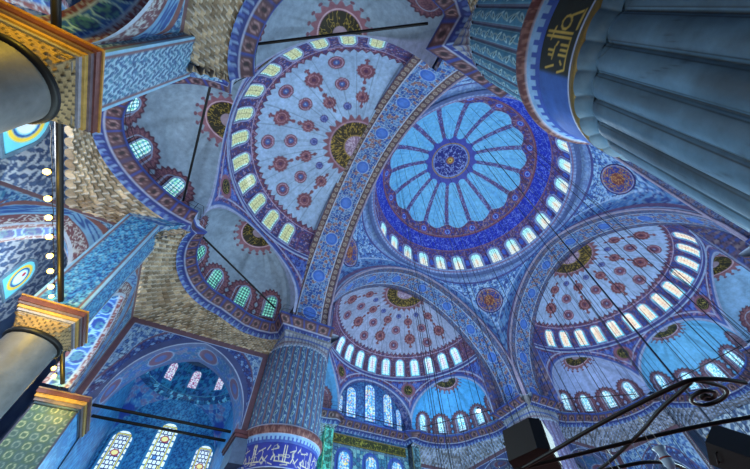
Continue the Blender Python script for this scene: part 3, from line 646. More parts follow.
# ------------------------------------------------------------------ lower walls with arches
def arch_wall(name, o2, dl, dt, l0, l1, zb, zs, lc, hs, h, e, zt, thick, cface, csoff, label, n=260, m=60, kind='structure', cat='wall'):
    "plane wall from o2 along dl; arch centred at lc; thickness along dt (away from viewer)"
    o2, dl, dt = np.array(o2, float), np.array(dl, float), np.array(dt, float)
    ly, lz = pointed(hs, e, h)
    x = np.unique(np.concatenate([np.linspace(l0, l1, n), lc + ly[::2], [lc - hs - .001, lc + hs + .001]])); x = x[(x >= l0) & (x <= l1)]
    bot = np.where(np.abs(x - lc) <= hs, np.interp(x - lc, ly, lz) + zs, zb)
    t = np.linspace(0, 1, m); Z = bot[:, None] * (1 - t) + zt * t; X = np.broadcast_to(x[:, None], Z.shape)
    P = np.concatenate([o2[None, None] + X[..., None] * dl, Z[..., None]], -1)
    rho = np.where(Z > zs, np.hypot((X - lc) / hs, (Z - zs) / h * (1 - .12 * np.clip(1 - np.abs(X - lc) / hs, 0, 1) * 0)), np.abs(X - lc) / hs)
    # distance from the pointed edge: scale until on the curve
    rr = np.interp(np.abs(X - lc), [0, hs], [1, 1])
    dv = Z - (np.interp(np.clip(np.abs(X - lc), 0, hs), ly[ly >= 0], lz[ly >= 0]) + zs); sl = np.clip(1.1 - np.abs(X - lc) / hs * .65, .35, 1)
    dist = np.where(np.abs(X - lc) <= hs, dv * sl, np.hypot(np.abs(X - lc) - hs, np.minimum(0, 0)))
    dist = np.where(np.abs(X - lc) > hs, np.minimum(np.abs(X - lc) - hs + np.maximum(Z - zs, 0) * .35, 9), dist)
    w = grid(name, P, cface(X, Z, dist, l0, l1, zt), M_TILE); tag(w, label, cat, kind=kind)
    lp, zp = legs(hs, e, h, zs, zb); LP = resample(np.stack([lp, zp], 1), 200); s = arclen(LP); tt = np.linspace(0, thick, max(8, int(thick * 14)))
    P = np.concatenate([(o2 + (lc + LP[:, 0:1]) * dl)[:, None] + tt[None, :, None] * dt, np.broadcast_to(LP[:, None, 1:2], (200, len(tt), 1))], -1)
    U, Vv = np.meshgrid(s, tt, indexing='ij')
    grid('soffit', P, csoff(U, Vv, thick), M_TILE, w)
    return w
def face_bay(X, Z, d, l0, l1, zt):
    g = arab(X, Z, 5.0, c(140, 178, 214), c(50, 98, 176), c(110, 150, 205), c(34, 60, 140), 51)
    rim = np.minimum(np.minimum(X - l0, l1 - X), zt - Z)
    g = mix(g, c(96, 76, 110), sst(1.12, 1.08, d)); g = mix(g, arab(X, Z, 5, c(40, 70, 150), c(110, 150, 210), c(60, 56, 110), c(30, 40, 110), 52), sst(1.0, .96, d)); g = mix(g, c(60, 74, 130), sst(.5, .46, d)); g = mix(g, c(150, 170, 210), sst(.1, .07, d))
    g = mix(g, c(100, 72, 88), sst(.42, .38, rim)); g = mix(g, c(150, 172, 215), inside(rim, .38, .44))
    return g
def soff_bay(U, Vv, T):
    g = arab(U, Vv, 3.6, c(52, 104, 160), c(52, 96, 180), c(120, 110, 150), c(130, 160, 205), 53); q = row(U, Vv - T / 2, 3.2, .75)
    g = mix(g, c(140, 160, 200), sst(1.15, 1.08, q)); g = mix(g, c(120, 80, 110), sst(1.02, .95, q)); g = mix(g, c(80, 100, 170), sst(.55, .45, q))
    b = np.minimum(Vv, T - Vv); return mix(g, c(90, 100, 150), sst(.4, .35, b))
def face_col(X, Z, d, l0, l1, zt):
    g = leaves(X, Z, 3.6, c(120, 172, 208), c(34, 84, 156), c(62, 140, 180), c(34, 66, 136), 55)
    g = mix(g, c(124, 82, 84), sst(1.75, 1.7, d)); band = full(X.shape, c(104, 160, 206)); q = np.hypot(((np.abs(X - (l0 + l1) / 2) * 1.0 + Z) / .55 % 1 - .5) * .55, d - 1.2) / .24
    band = mix(band, c(44, 84, 160), inside(q, .55, 1.0, .1)); g = mix(g, band, sst(1.5, 1.46, d)); g = mix(g, c(112, 66, 74), sst(.86, .82, d)); g = mix(g, mix(full(X.shape, c(110, 72, 84)), c(180, 190, 196), script(X, Z, 5.5, 57, .1)), sst(.8, .76, d)); g = mix(g, c(170, 190, 215), sst(.2, .17, d))
    rim = np.minimum(np.minimum(X - l0, l1 - X), zt - Z); g = mix(g, c(112, 84, 94), sst(.36, .32, rim)); g = mix(g, c(130, 176, 212), inside(rim, .32, .38))
    return g
def soff_col(U, Vv, T):
    g = full(U.shape, c(34, 92, 190)); g = mix(g, c(120, 180, 226), script(U, Vv, 2.6, 59, .05)); q = row(U, Vv - T / 2, .95, .38)
    g = mix(g, c(130, 190, 226), inside(q, .9, 1.06, .05)); g = mix(g, c(24, 62, 150), sst(.88, .8, q)); g = mix(g, c(60, 130, 160), script(U, Vv, 4.5, 63, .13) * (q < .8)); g = mix(g, c(50, 110, 150), sst(.36, .26, q) * .8)
    b = np.minimum(Vv, T - Vv); g = mix(g, mix(full(U.shape, c(112, 62, 72)), c(150, 160, 178), script(U, Vv, 5.5, 61, .11)), sst(.25, .22, b)); return mix(g, c(150, 184, 216), inside(b, .23, .28))
def face_plain(a, bb, ln, sc=2.6, s=70):
    def f(X, Z, *k): return arab(X, Z, sc, a, bb, a * .8 + bb * .2, ln, s)
    return f
def plane(name, p0, p1, z0, z1, colf, mat, label, n=90, m=60, cat='wall'):
    p0, p1 = np.array(p0, float), np.array(p1, float); L = np.linalg.norm(p1 - p0)
    X, Z = np.meshgrid(np.linspace(0, L, n), np.linspace(z0, z1, m), indexing='ij')
    P = np.concatenate([p0 + X[..., None] * (p1 - p0) / L, Z[..., None]], -1)
    o = grid(name, P, colf(X, Z), mat); tag(o, label, cat, kind='structure'); return o
def lower(nm, b):
    cb, sb = math.cos(b), math.sin(b)
    def w2(d, l): return np.array([d * cb - l * sb, d * sb + l * cb])
    ed, el = np.array([cb, sb]), np.array([-sb, cb])
    for k in (1, -1):
        if nm == 'A': tx = 'next to the strung lamps at left' if k < 0 else 'above the topmost gold capital'
        else: tx = {'B': 'under the blue exedra', 'C': 'behind the iron hoop', 'D': 'on the hidden side'}[nm] + (' left' if k > 0 else ' right')
        arch_wall('wall_colonnade', w2(25.4, 0), el * k, ed, 5.0, 12.95, 11.06 if nm == 'A' else 8., 11.3, 8.85, 2.5, 4.1, 2.0, ZL + .05, 1.2, face_col if nm == 'A' else face_bay, soff_col if nm == 'A' else soff_bay, 'blue tiled arcade wall with red and blue archivolts ' + tx, 150, 60)
        arch_wall('wall_bay', w2(20.25, 12.95 * k), -ed, el * k, -5.2, 4.6 if (nm, k) == ('A', -1) else 5.7, 11.06 if nm == 'A' else 8., 11.4, 0. if (nm, k) == ('A', -1) else .35, 4.1 if (nm, k) == ('A', -1) else 5.2, 5.1, .9, ZL + .05, 2.5, face_bay, soff_bay, ('tiled wall with a broad blue arch left of the tiled pier' if nm == 'A' and k < 0 else 'tiled wall with a broad arch %s, %s' % (tx, 'near' if k > 0 else 'far')), 220, 70)
for nm, b in SIDES: lower(nm, b)

# ------------------------------------------------------------------ piers
def flutes(T, k=28): return np.abs(np.cos(T * k / 2))
def pier(cx, cy, label, tone, up_cols, band_dark, seed):
    root = tag(empty('pier', (cx, cy, 0)), label, 'pillar', 'great round piers')
    def ring(name, zs, rs, colf, mat, nt=560, fl=0., cap=None):
        zs, rs = np.array(zs, float), np.array(rs, float); th = np.linspace(0, 2 * PI, nt, endpoint=False); T, Z = np.meshgrid(th, zs, indexing='ij')
        Rr = np.broadcast_to(rs[None], T.shape).copy()
        if fl:
            f = np.sqrt(np.maximum(1 - (((T * 28 / (2 * PI)) % 1 - .5) / .5 * .96) ** 2, 0)); am = np.ones(len(zs)) if cap is None else cap
            if cap is not None:
                xx = np.abs((T * 28 / (2 * PI)) % 1 - .5) * 2; top = zs[-1] - .35
                rnd = np.where(Z > top, np.sqrt(np.maximum(1 - ((Z - top) / .3) ** 2 - (xx * .9) ** 2, 0)), f); f = rnd
            Rr = Rr + fl * f
        P = np.stack([Rr * np.cos(T), Rr * np.sin(T), Z], -1); grid(name, P, colf(T, Z), mat, root, wrap=True, flip=True)
    def stonec(T, Z):
        k = T * 28 / (2 * PI); x = np.abs(k % 1 - .5) * 2
        g = full(T.shape, tone) * (.9 + .22 * h2(np.floor(k), np.floor(Z / 3.1), seed))[..., None]
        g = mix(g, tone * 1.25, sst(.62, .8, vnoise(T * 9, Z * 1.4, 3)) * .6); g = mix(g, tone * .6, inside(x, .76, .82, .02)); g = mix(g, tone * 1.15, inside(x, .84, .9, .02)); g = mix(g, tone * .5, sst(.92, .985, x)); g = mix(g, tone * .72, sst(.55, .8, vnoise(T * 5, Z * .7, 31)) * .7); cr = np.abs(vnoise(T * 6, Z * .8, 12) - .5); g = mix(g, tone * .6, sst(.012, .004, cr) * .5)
        return g
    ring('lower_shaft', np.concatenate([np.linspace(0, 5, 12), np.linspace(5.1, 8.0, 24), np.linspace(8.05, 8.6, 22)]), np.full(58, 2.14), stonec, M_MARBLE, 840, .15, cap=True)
    ring('neck', np.linspace(8.5, 8.84, 10), 2.13 + .2 * np.linspace(0, 1, 10) ** 2, lambda T, Z: full(T.shape, tone * 1.05), M_MARBLE, 560, .08)
    ring('gilt_ring', [8.82, 8.84, 8.88, 8.95, 9.02, 9.08, 9.1], [2.2, 2.33, 2.37, 2.4, 2.4, 2.38, 2.36], lambda T, Z: full(T.shape, c(104, 86, 44) if band_dark else c(70, 70, 90)), M_GILT, 160)
    def insc(T, Z):
        u, v = T * 2.5, (Z - 9.1) / 1.3
        if band_dark:
            g = mix(full(T.shape, c(24, 34, 34)), c(40, 84, 170), sst(2.42, 2.36, T))
        else: g = full(T.shape, c(26, 42, 150))
        inkc = c(176, 148, 60) if band_dark else c(196, 190, 160)
        x = u
        ink = np.zeros(T.shape)
        def stroke(p, q, wd, wrap_per):
            px = ((x - p[0]) / wrap_per); px = (px - np.floor(px + .5)) * wrap_per; ax, ay = px, v * 1.3 - p[1]; bx, by = q[0] - p[0], q[1] - p[1]
            t = np.clip((ax * bx + ay * by) / (bx * bx + by * by), 0, 1); return sst(wd + .02, wd - .01, np.hypot(ax - t * bx, ay - t * by))
        per = 1.9
        if band_dark:
            S_ = [((6.72, .22), (6.72, 1.15)), ((6.81, .22), (6.81, 1.15)), ((6.9, .9), (6.66, .96)), ((6.72, .22), (6.1, .22)), ((6.58, .22), (6.58, .5)), ((6.48, .22), (6.48, .48)), ((6.38, .22), (6.38, .52)), ((6.1, .22), (6.02, .48)), ((6.52, .72), (6.28, .76)), ((6.45, .74), (6.45, .95)), ((6.35, .76), (6.35, .93)), ((6.15, .66), (6.06, .98)), ((6.9, .14), (7.25, .12)), ((7.13, .5), (7.22, .18)), ((6.2, .36), (6.26, .42)), ((6.62, .64), (6.56, .68))]
            S_ += [((7.0 + .13 * math.cos(a), .58 + .16 * math.sin(a)), (7.0 + .13 * math.cos(a + .7), .58 + .16 * math.sin(a + .7))) for a in np.arange(0, 6.3, .7)]
            for p, q in S_: ink = np.maximum(ink, stroke(p, q, .022, 40.))
            ink2 = ink * (T > 2.38)
        for (p, q, wd) in () if band_dark else (((0, .3), (0.02, 1.12), .035), ((.14, .3), (.16, 1.12), .035), ((-.5, .3), (.5, .26), .04), ((.5, .26), (.62, .5), .035), ((.62, .5), (.78, .3), .03), ((.78, .3), (.95, .55), .03), ((-.45, .3), (-.55, .6), .03), ((-.55, .6), (-.7, .35), .03), ((-.2, .3), (-.28, .62), .03), ((-.75, .85), (-.35, .95), .03), ((.4, .8), (.75, .95), .03), ((-.1, .12), (.3, .16), .025), ((.9, .85), (1.05, 1.08), .03), ((-.85, .2), (-.6, .12), .03)):
            ink = np.maximum(ink, stroke(p, q, wd * .62, per))
        if not band_dark: ink = np.maximum(ink, script(u, v * 1.3, 2.2, seed, .04) * inside(v, .1, .9, .05) * .8)
        else: ink = ink2
        g = mix(g, inkc, ink * (v > .06) * (v < .94)); g = mix(g, c(150, 165, 205), (v < .03)); return g
    ring('inscription_band', np.linspace(9.08, 10.4, 40), np.linspace(2.38, 2.46, 40), insc, M_PAINT, 900)
    def fringe(T, Z):
        v = (Z - 10.38) / .42; x = np.abs((T * 60 / (2 * PI)) % 1 - .5) * 2
        return mix(full(T.shape, c(110, 156, 210)), c(44, 76, 168), (v < .3 + .4 * (x > .55)))
    ring('fringe', np.linspace(10.36, 10.8, 12), np.linspace(2.46, 2.6, 12), fringe, M_PAINT, 720)
    def redc(T, Z):
        v = (Z - 10.78) / .6; g = mix(full(T.shape, c(84, 44, 50)), c(126, 88, 86), script(T * 2.7, Z, 5, 5, .1)); return mix(g, c(165, 175, 210), (v > .93) | (v < .06))
    ring('red_ring', [10.78, 10.82, 10.92, 11.06, 11.2, 11.36, 11.4], [2.58, 2.66, 2.72, 2.74, 2.72, 2.6, 2.46], redc, M_PAINT, 560)
    def leaf(T, Z):
        g0, g1, g2, g3 = up_cols; k = T * 28 / (2 * PI); x = (k % 1 - .5) * 2; ff = np.floor(k)
        per = .62; y = (Z / per + .5 * (ff % 2)) % 1 - .5; sgn = np.where(np.floor(Z / per + .5 * (ff % 2)) % 2 > 0, 1, -1)
        g = full(T.shape, g0); lf = np.hypot((x * sgn - y * 1.1) / .32, (y + .1 * x) / .42); g = mix(g, g1, sst(1.0, .8, lf)); g = mix(g, g2, sst(.55, .35, lf)); st = np.abs(x - .25 * np.sin(Z / per * PI)); g = mix(g, g1 * .8, sst(.12, .05, st)); g = mix(g, g3, sst(.74, .82, np.abs(x)))
        return mix(g, g1, inside(np.abs(x), .68, .74, .02) * .6)
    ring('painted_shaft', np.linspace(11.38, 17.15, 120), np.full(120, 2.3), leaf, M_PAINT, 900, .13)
    # capital: round to square
    zs = np.linspace(17.05, ZB - .2, 26); t = (zs - 17.05) / (ZB - .2 - 17.05); th = np.linspace(0, 2 * PI, 480, endpoint=False)
    T, Tt = np.meshgrid(th, t, indexing='ij'); sq = 2.05 / np.maximum(np.abs(np.cos(T)), np.abs(np.sin(T))); st = np.floor(Tt * 5) / 5 + np.clip((Tt * 5 % 1) * 3 - 1.6, 0, 1) / 5
    x = np.abs((T * 56 / (2 * PI)) % 1 - .5) * 2; hol = .09 * np.sqrt(1 - x ** 2) * (Tt < .92)
    Rr = 2.44 + (sq - 2.44) * st ** 1.4 - hol + .04; Rr = np.maximum(Rr, 2.2)
    P = np.stack([Rr * np.cos(T), Rr * np.sin(T), zs[None] + 0 * T], -1)
    g = full(T.shape, c(132, 140, 156)); g = mix(g, c(84, 96, 140), sst(.55, .8, x) * .7); g = mix(g, c(150, 172, 206), inside(Tt, .0, .14, .02)); g = mix(g, c(104, 92, 112), inside(Tt, .3, .42, .02)); g = mix(g, c(70, 92, 160), inside(Tt, .62, .74, .02))
    grid('capital', P, g, M_STONE, root, wrap=True, flip=True)
    # square block carrying the cornice and arch feet
    mb = MB(); h = 1.97; mb.box((-h, -h, ZB - .25), (h, h, ZC + .1), c(126, 130, 140)); mb.build('impost', M_PAINT, root)
    return root
U2 = (c(38, 74, 128), c(122, 160, 184), c(26, 54, 70), c(108, 84, 100)); U1 = (c(44, 110, 150), c(140, 180, 196), c(26, 74, 96), c(74, 84, 118))
pier(-PC, PC, 'round pier with blue leaf tiled flutes and gold script band at bottom centre', c(86, 92, 110), U2, False, 1)
pier(-PC, -PC, 'huge near pier with plain blue grey convex flutes at upper right', c(60, 92, 118), U1, True, 2)
pier(PC, PC, 'far pier rising behind the black loudspeaker', c(110, 116, 140), (c(96, 96, 150), c(150, 150, 186), c(60, 60, 110), c(96, 80, 116)), False, 3)
pier(PC, -PC, 'pier at the right edge under the right arch', c(100, 116, 150), U2, False, 4)
# infill above the impost: pier masses between the arch feet and exedrae
def masses():
    for sx in (1, -1):
        for sy in (1, -1):
            mb = MB(); x0, y0 = 11.65 * sx, 11.65 * sy
            mb.box((min(x0, 15.4 * sx), min(y0, 15.4 * sy), ZC), (max(x0, 15.4 * sx), max(y0, 15.4 * sy), 24.), c(90, 100, 160))
            # hidden core only
            mb.build('wall_pier_core', M_PAINT).__setitem__('kind', 'structure')
# masses()

# ------------------------------------------------------------------ left colonnade: columns, gold abaci, rods and lamps
def colonnette(cx, cy, label):
    r = tag(empty('column', (cx, cy, 0)), label, 'column', 'marble columns of the left arcade')
    mb = MB(); z = np.linspace(0, 9.8, 40); mb.lathe(np.stack([np.full(40, .94) - .04 * z / 9, z], 1), (0, 0, 0), c(92, 94, 96), 48); mb.build('shaft', M_MARBLE, r, True)
    mb = MB(); mb.lathe([(.88, 9.72), (.97, 9.74), (1.0, 9.79), (1.0, 9.87), (.97, 9.92), (.88, 9.94)], (0, 0, 0), c(22, 24, 26), 48); mb.build('iron_ring', M_IRON, r, True)
    nt, nv = 320, 40; th = np.linspace(0, 2 * PI, nt, endpoint=False); t = np.linspace(0, 1, nv); T, Tt = np.meshgrid(th, t, indexing='ij')
    sq = .95 / np.maximum(np.abs(np.cos(T)), np.abs(np.sin(T))); k = np.floor(Tt * 5); g = Tt * 5 - k
    x = np.abs((T * 24 / (2 * PI) + .5 * (k % 2)) % 1 - .5) * 2; ar = np.sqrt(1 - x ** 2); st = (k + np.clip(.3 * g + .7 * (g > ar * .9), 0, 1)) / 5
    Rr = .9 + (sq - .9) * st ** 1.2 - .05 * np.clip(ar - g, 0, 1); P = np.stack([Rr * np.cos(T), Rr * np.sin(T), 9.92 + .5 * Tt], -1)
    cc = mix(full(T.shape, c(138, 114, 76)), c(80, 66, 46), (x > .78) | (g < .1)); grid('muqarnas_capital', P, cc, M_STONE, r, wrap=True, flip=True)
    mb = MB()
    for z0, z1, h, q in ((10.36, 10.48, .9, c(130, 124, 122)), (10.48, 10.58, .97, c(140, 142, 160)), (10.58, 10.7, 1.03, c(180, 142, 66)), (10.7, 10.8, 1.09, c(104, 92, 104)), (10.8, 11.0, 1.14, c(104, 60, 58)), (11.0, 11.06, 1.18, c(176, 130, 56))):
        mb.box((-h, -h, z0), (h, h, z1), q)
    mb.build('gilt_abacus', M_GILT, r)
    return r
colonnette(-25.85, -5.47, 'grey marble column with gold abacus at the upper left corner')
colonnette(-25.85, 5.47, 'grey marble column with warm lit gold abacus halfway down the left edge')
def block_col(X, Z, ln, pal):
    g = leaves(X, Z, 4.6, pal[0], pal[1], pal[2], pal[3], 81); rim = np.minimum(X, ln - X)
    g = mix(g, c(110, 84, 96), inside(rim, .1, .2)); return mix(g, c(120, 176, 214), sst(.1, .08, rim))
for k, lab in ((1, 'tall blue tiled pier block above the warm lit gold capital'), (-1, 'tall blue tiled pier block above the upper left gold capital')):
    mb = MB(); x0, x1, y0, y1 = -26.8, -25.05, 4.55, 6.3
    for (p, q) in (((x1, y0), (x1, y1)), ((x1, y1), (x0, y1)), ((x0, y1), (x0, y0)), ((x0, y0), (x1, y0))):
        p = np.array([p[0], p[1] * k]); q = np.array([q[0], q[1] * k]); L = np.linalg.norm(q - p); X, Z = np.meshgrid(np.linspace(0, L, 44), np.linspace(11.05, 17.6, 130), indexing='ij')
        P = np.concatenate([p + X[..., None] / L * (q - p), Z[..., None]], -1); F = gfaces(44, 130); mb.add(P, F, block_col(X, Z, L, (c(66, 156, 208), c(28, 74, 150), c(130, 196, 220), c(24, 60, 124)) if k > 0 else (c(140, 184, 212), c(34, 78, 132), c(70, 140, 170), c(40, 84, 140))).reshape(-1, 3))
    o = mb.build('trim_%d' % (6 + (k > 0)), M_TILE); tag(o, lab, 'pier block', kind='structure')
    lo = [np.array((x, y * k, 17.55)) for x, y in ((-26.8, 4.55), (-25.05, 4.55), (-25.05, 6.3), (-26.8, 6.3))]; hi = [np.array((x, y * k, 18.6)) for x, y in ((-26.8, 4.75), (-24.0, 4.65), (-24.0, 5.3), (-26.8, 5.9))]
    mb = MB(); tx, tz = np.meshgrid(np.linspace(0, 1, 40), np.linspace(0, 1, 30), indexing='ij'); tx, tz = tx[..., None], tz[..., None]
    for i in range(4):
        P = (lo[i] * (1 - tx) + lo[(i + 1) % 4] * tx) * (1 - tz) + (hi[i] * (1 - tx) + hi[(i + 1) % 4] * tx) * tz
        mb.add(P, gfaces(40, 30), arab(tx[..., 0] * 2, tz[..., 0] * 1.4, 4.2, c(130, 166, 200), c(50, 96, 170), c(60, 140, 190), c(34, 60, 130), 84).reshape(-1, 3))
    mb.build('corbel', M_TILE, o)
    # side arch from the column to the outer wall
    arch_wall('wall_side', (-26.0, 5.0 * k), (-1, 0), (0, k), -.9, 6.6, 11.06, 11.3, 3.0, 2.4, 4.3, 2.2, 17.2, 1.0, face_col, soff_col, 'blue tiled side arch running back from the %s gold capital' % ('warm lit' if k > 0 else 'upper left'), 120, 50)
# pier at the end of the arcade and the bracket on the great pier
def end_pier():
    r = tag(empty('arcade_pier', (-25.5, 13.9, 0)), 'square green tiled pier with gold moulded top at the lower left', 'pier')
    mb = MB()
    for (p, q) in (((1.0, -1.9), (1.0, 1.9)), ((1.0, 1.9), (-1, 1.9)), ((-1, 1.9), (-1, -1.9)), ((-1, -1.9), (1, -1.9))):
        p, q = np.array(p), np.array(q); L = np.linalg.norm(q - p); X, Z = np.meshgrid(np.linspace(0, L, 60), np.linspace(0, 10.35, 180), indexing='ij')
        P = np.concatenate([p + X[..., None] / L * (q - p), Z[..., None]], -1)
        if abs(p[0] - q[0]) > 1:
            k = np.hypot((X * 2.4) % 1 - .5, (Z * 2.4) % 1 - .5); cc = mix(full(X.shape, c(58, 96, 84)), c(150, 170, 140), inside(k, .26, .36, .03)); cc = mix(cc, c(40, 84, 120), ((np.floor(X * 2.4) + np.floor(Z * 2.4)) % 2 > 0) * .35)
        else: cc = mix(full(X.shape, c(36, 120, 196)), c(70, 160, 220), script(X, Z, 2.5, 83, .08))
        rim = np.minimum(X, L - X); cc = mix(cc, c(50, 60, 90), sst(.1, .06, rim)); mb.add(P, gfaces(60, 180), cc.reshape(-1, 3))
    mb.build('tiled_shaft', M_TILE, r)
    mb = MB()
    for z0, z1, h, q in ((10.3, 10.45, 0, c(60, 90, 120)), (10.45, 10.62, .08, c(110, 98, 100)), (10.62, 10.8, .14, c(184, 140, 60)), (10.8, 11.0, .2, c(104, 62, 60)), (11.0, 11.06, .22, c(150, 120, 90))): mb.box((-1 - h, -1.9 - h, z0), (1 + h, 1.9 + h, z1), q)
    mb.build('gilt_abacus', M_GILT, r)
    mb = MB(); mb.box((-16.3, 12.3, 9.4), (-15.2, 15.2, 10.75), c(70, 92, 130)); mb.box((-16.42, 12.15, 10.75), (-15.1, 15.35, 10.9), c(96, 52, 62)); mb.box((-16.5, 12.05, 10.9), (-15.1, 15.45, 11.1), c(84, 44, 56))
    tag(mb.build('impost_bracket', M_PAINT), 'grey and red impost block at the left shoulder of the tiled pier', 'bracket')
end_pier()
def rod(pts, r, label, group, cat='tie rod', name='tie_rod'):
    mb = MB(); mb.tube(np.array(pts, float), r, c(14, 15, 20), 8); return tag(mb.build(name, M_IRON, None, True), label, cat, group)
def ln(p, q, n=3): return np.linspace(p, q, n)
rod(ln((-25.8, -12.5, 11.15), (-25.8, -6.6, 11.15)), .1, 'thick dark tie rod at the top left corner above the gold capital', 'tie rods of the left arcade')
rod(ln((-25.8, -4.3, 11.2), (-25.8, 4.3, 11.2)), .1, 'thick dark tie rod beside the string of warm lamps', 'tie rods of the left arcade')
rod(ln((-25.8, 6.6, 11.25), (-25.8, 11.8, 11.25)), .1, 'short dark tie rod between the warm gold capital and the green tiled pier', 'tie rods of the left arcade')
rod(ln((-24.3, 13.0, 11.2), (-16.6, 13.0, 11.25)), .09, 'upper of two black rods crossing the blue bay at lower left', 'tie rods across the blue bay')
rod(ln((-24.3, 14.4, 11.2), (-16.6, 14.4, 11.25)), .09, 'lower of two black rods crossing the blue bay at lower left', 'tie rods across the blue bay')
# exedra chords
for nm, b, a0, a1, r, lab in (('A', PI, (25, -4.3), (25, 4.3), .07, 'black rod across the upper left grey exedra'), ('A', PI, (23.7, -6.4), (16.4, -11.4), .07, 'black rod across the grey exedra beside the tiled pier'), ('A', PI, (23.7, 6.4), (16.4, 11.4), .07, 'black rod along the top across the cut off exedra'),
                          ('B', PI / 2, (23.7, -6.4), (16.4, -11.4), .045, 'thin rod across the bright blue exedra'), ('B', PI / 2, (24.6, 4.6), (24.6, -4.6), .045, 'thin rod before the mihrab windows'), ('C', 0., (16.4, 11.4), (23.7, 6.4), .045, 'thin rod across the pale exedra of the right semi-dome'), ('C', 0., (25, 4.3), (25, -4.3), .045, 'thin rod across the teal exedra at right')):
    f = lambda a: W(b, a[0], a[1], 20.3)
    rod(ln(f(a0), f(a1)), r, lab, 'tie rods of the exedrae')
def bulbs():
    root = None; ys = [(-1.85, 'topmost'), (-.74, 'second from the top'), (.12, 'third from the top'), (1.06, 'fourth from the top'), (2.07, 'fifth from the top'), (2.95, 'sixth from the top'), (3.91, 'seventh from the top'), (4.6, 'lowest, just above the gold capital'), (9.29, 'first below the gold capital'), (10.42, 'second below the gold capital'), (11.2, 'third below the gold capital'), (13.0, 'on the green tiled pier top')]
    for i, (y, tx) in enumerate(ys):
        r = tag(empty('lamp', (-26.3, y, 11.42)), 'glowing yellow bulb strung along the left tie rod, ' + tx, 'lamp', 'warm bulbs on the left tie rod')
        if i == 0:
            mb = MB(); mb.lathe([(.001, -.1), (.06, -.085), (.095, -.03), (.09, .04), (.05, .09), (.035, .1)], (0, 0, 0), c(255, 205, 70), 14); bl = mb.build('bulb', M_BULB, r, True)
            mb = MB(); mb.lathe([(.05, .085), (.05, .17), (.03, .2), (.001, .2)], (0, 0, 0), c(40, 36, 30), 12); so = mb.build('socket', M_IRON, r, True)
        else:
            for s in (bl, so):
                q = s.copy(); COL.objects.link(q); q.parent = r
    mb = MB(); t = np.linspace(-3.5, 5, 30); mb.tube(np.stack([np.full(30, -26.3), t, 11.62 + .03 * np.cos(t * 6)], 1), .012, c(30, 26, 20), 5); t = np.linspace(8, 13.4, 20); mb.tube(np.stack([np.full(20, -26.3), t, 11.62 + 0 * t], 1), .012, c(30, 26, 20), 5)
    tag(mb.build('lamp_wire', M_IRON, None, True), 'thin wire carrying the yellow bulbs by the left tie rod', 'wire')
bulbs()

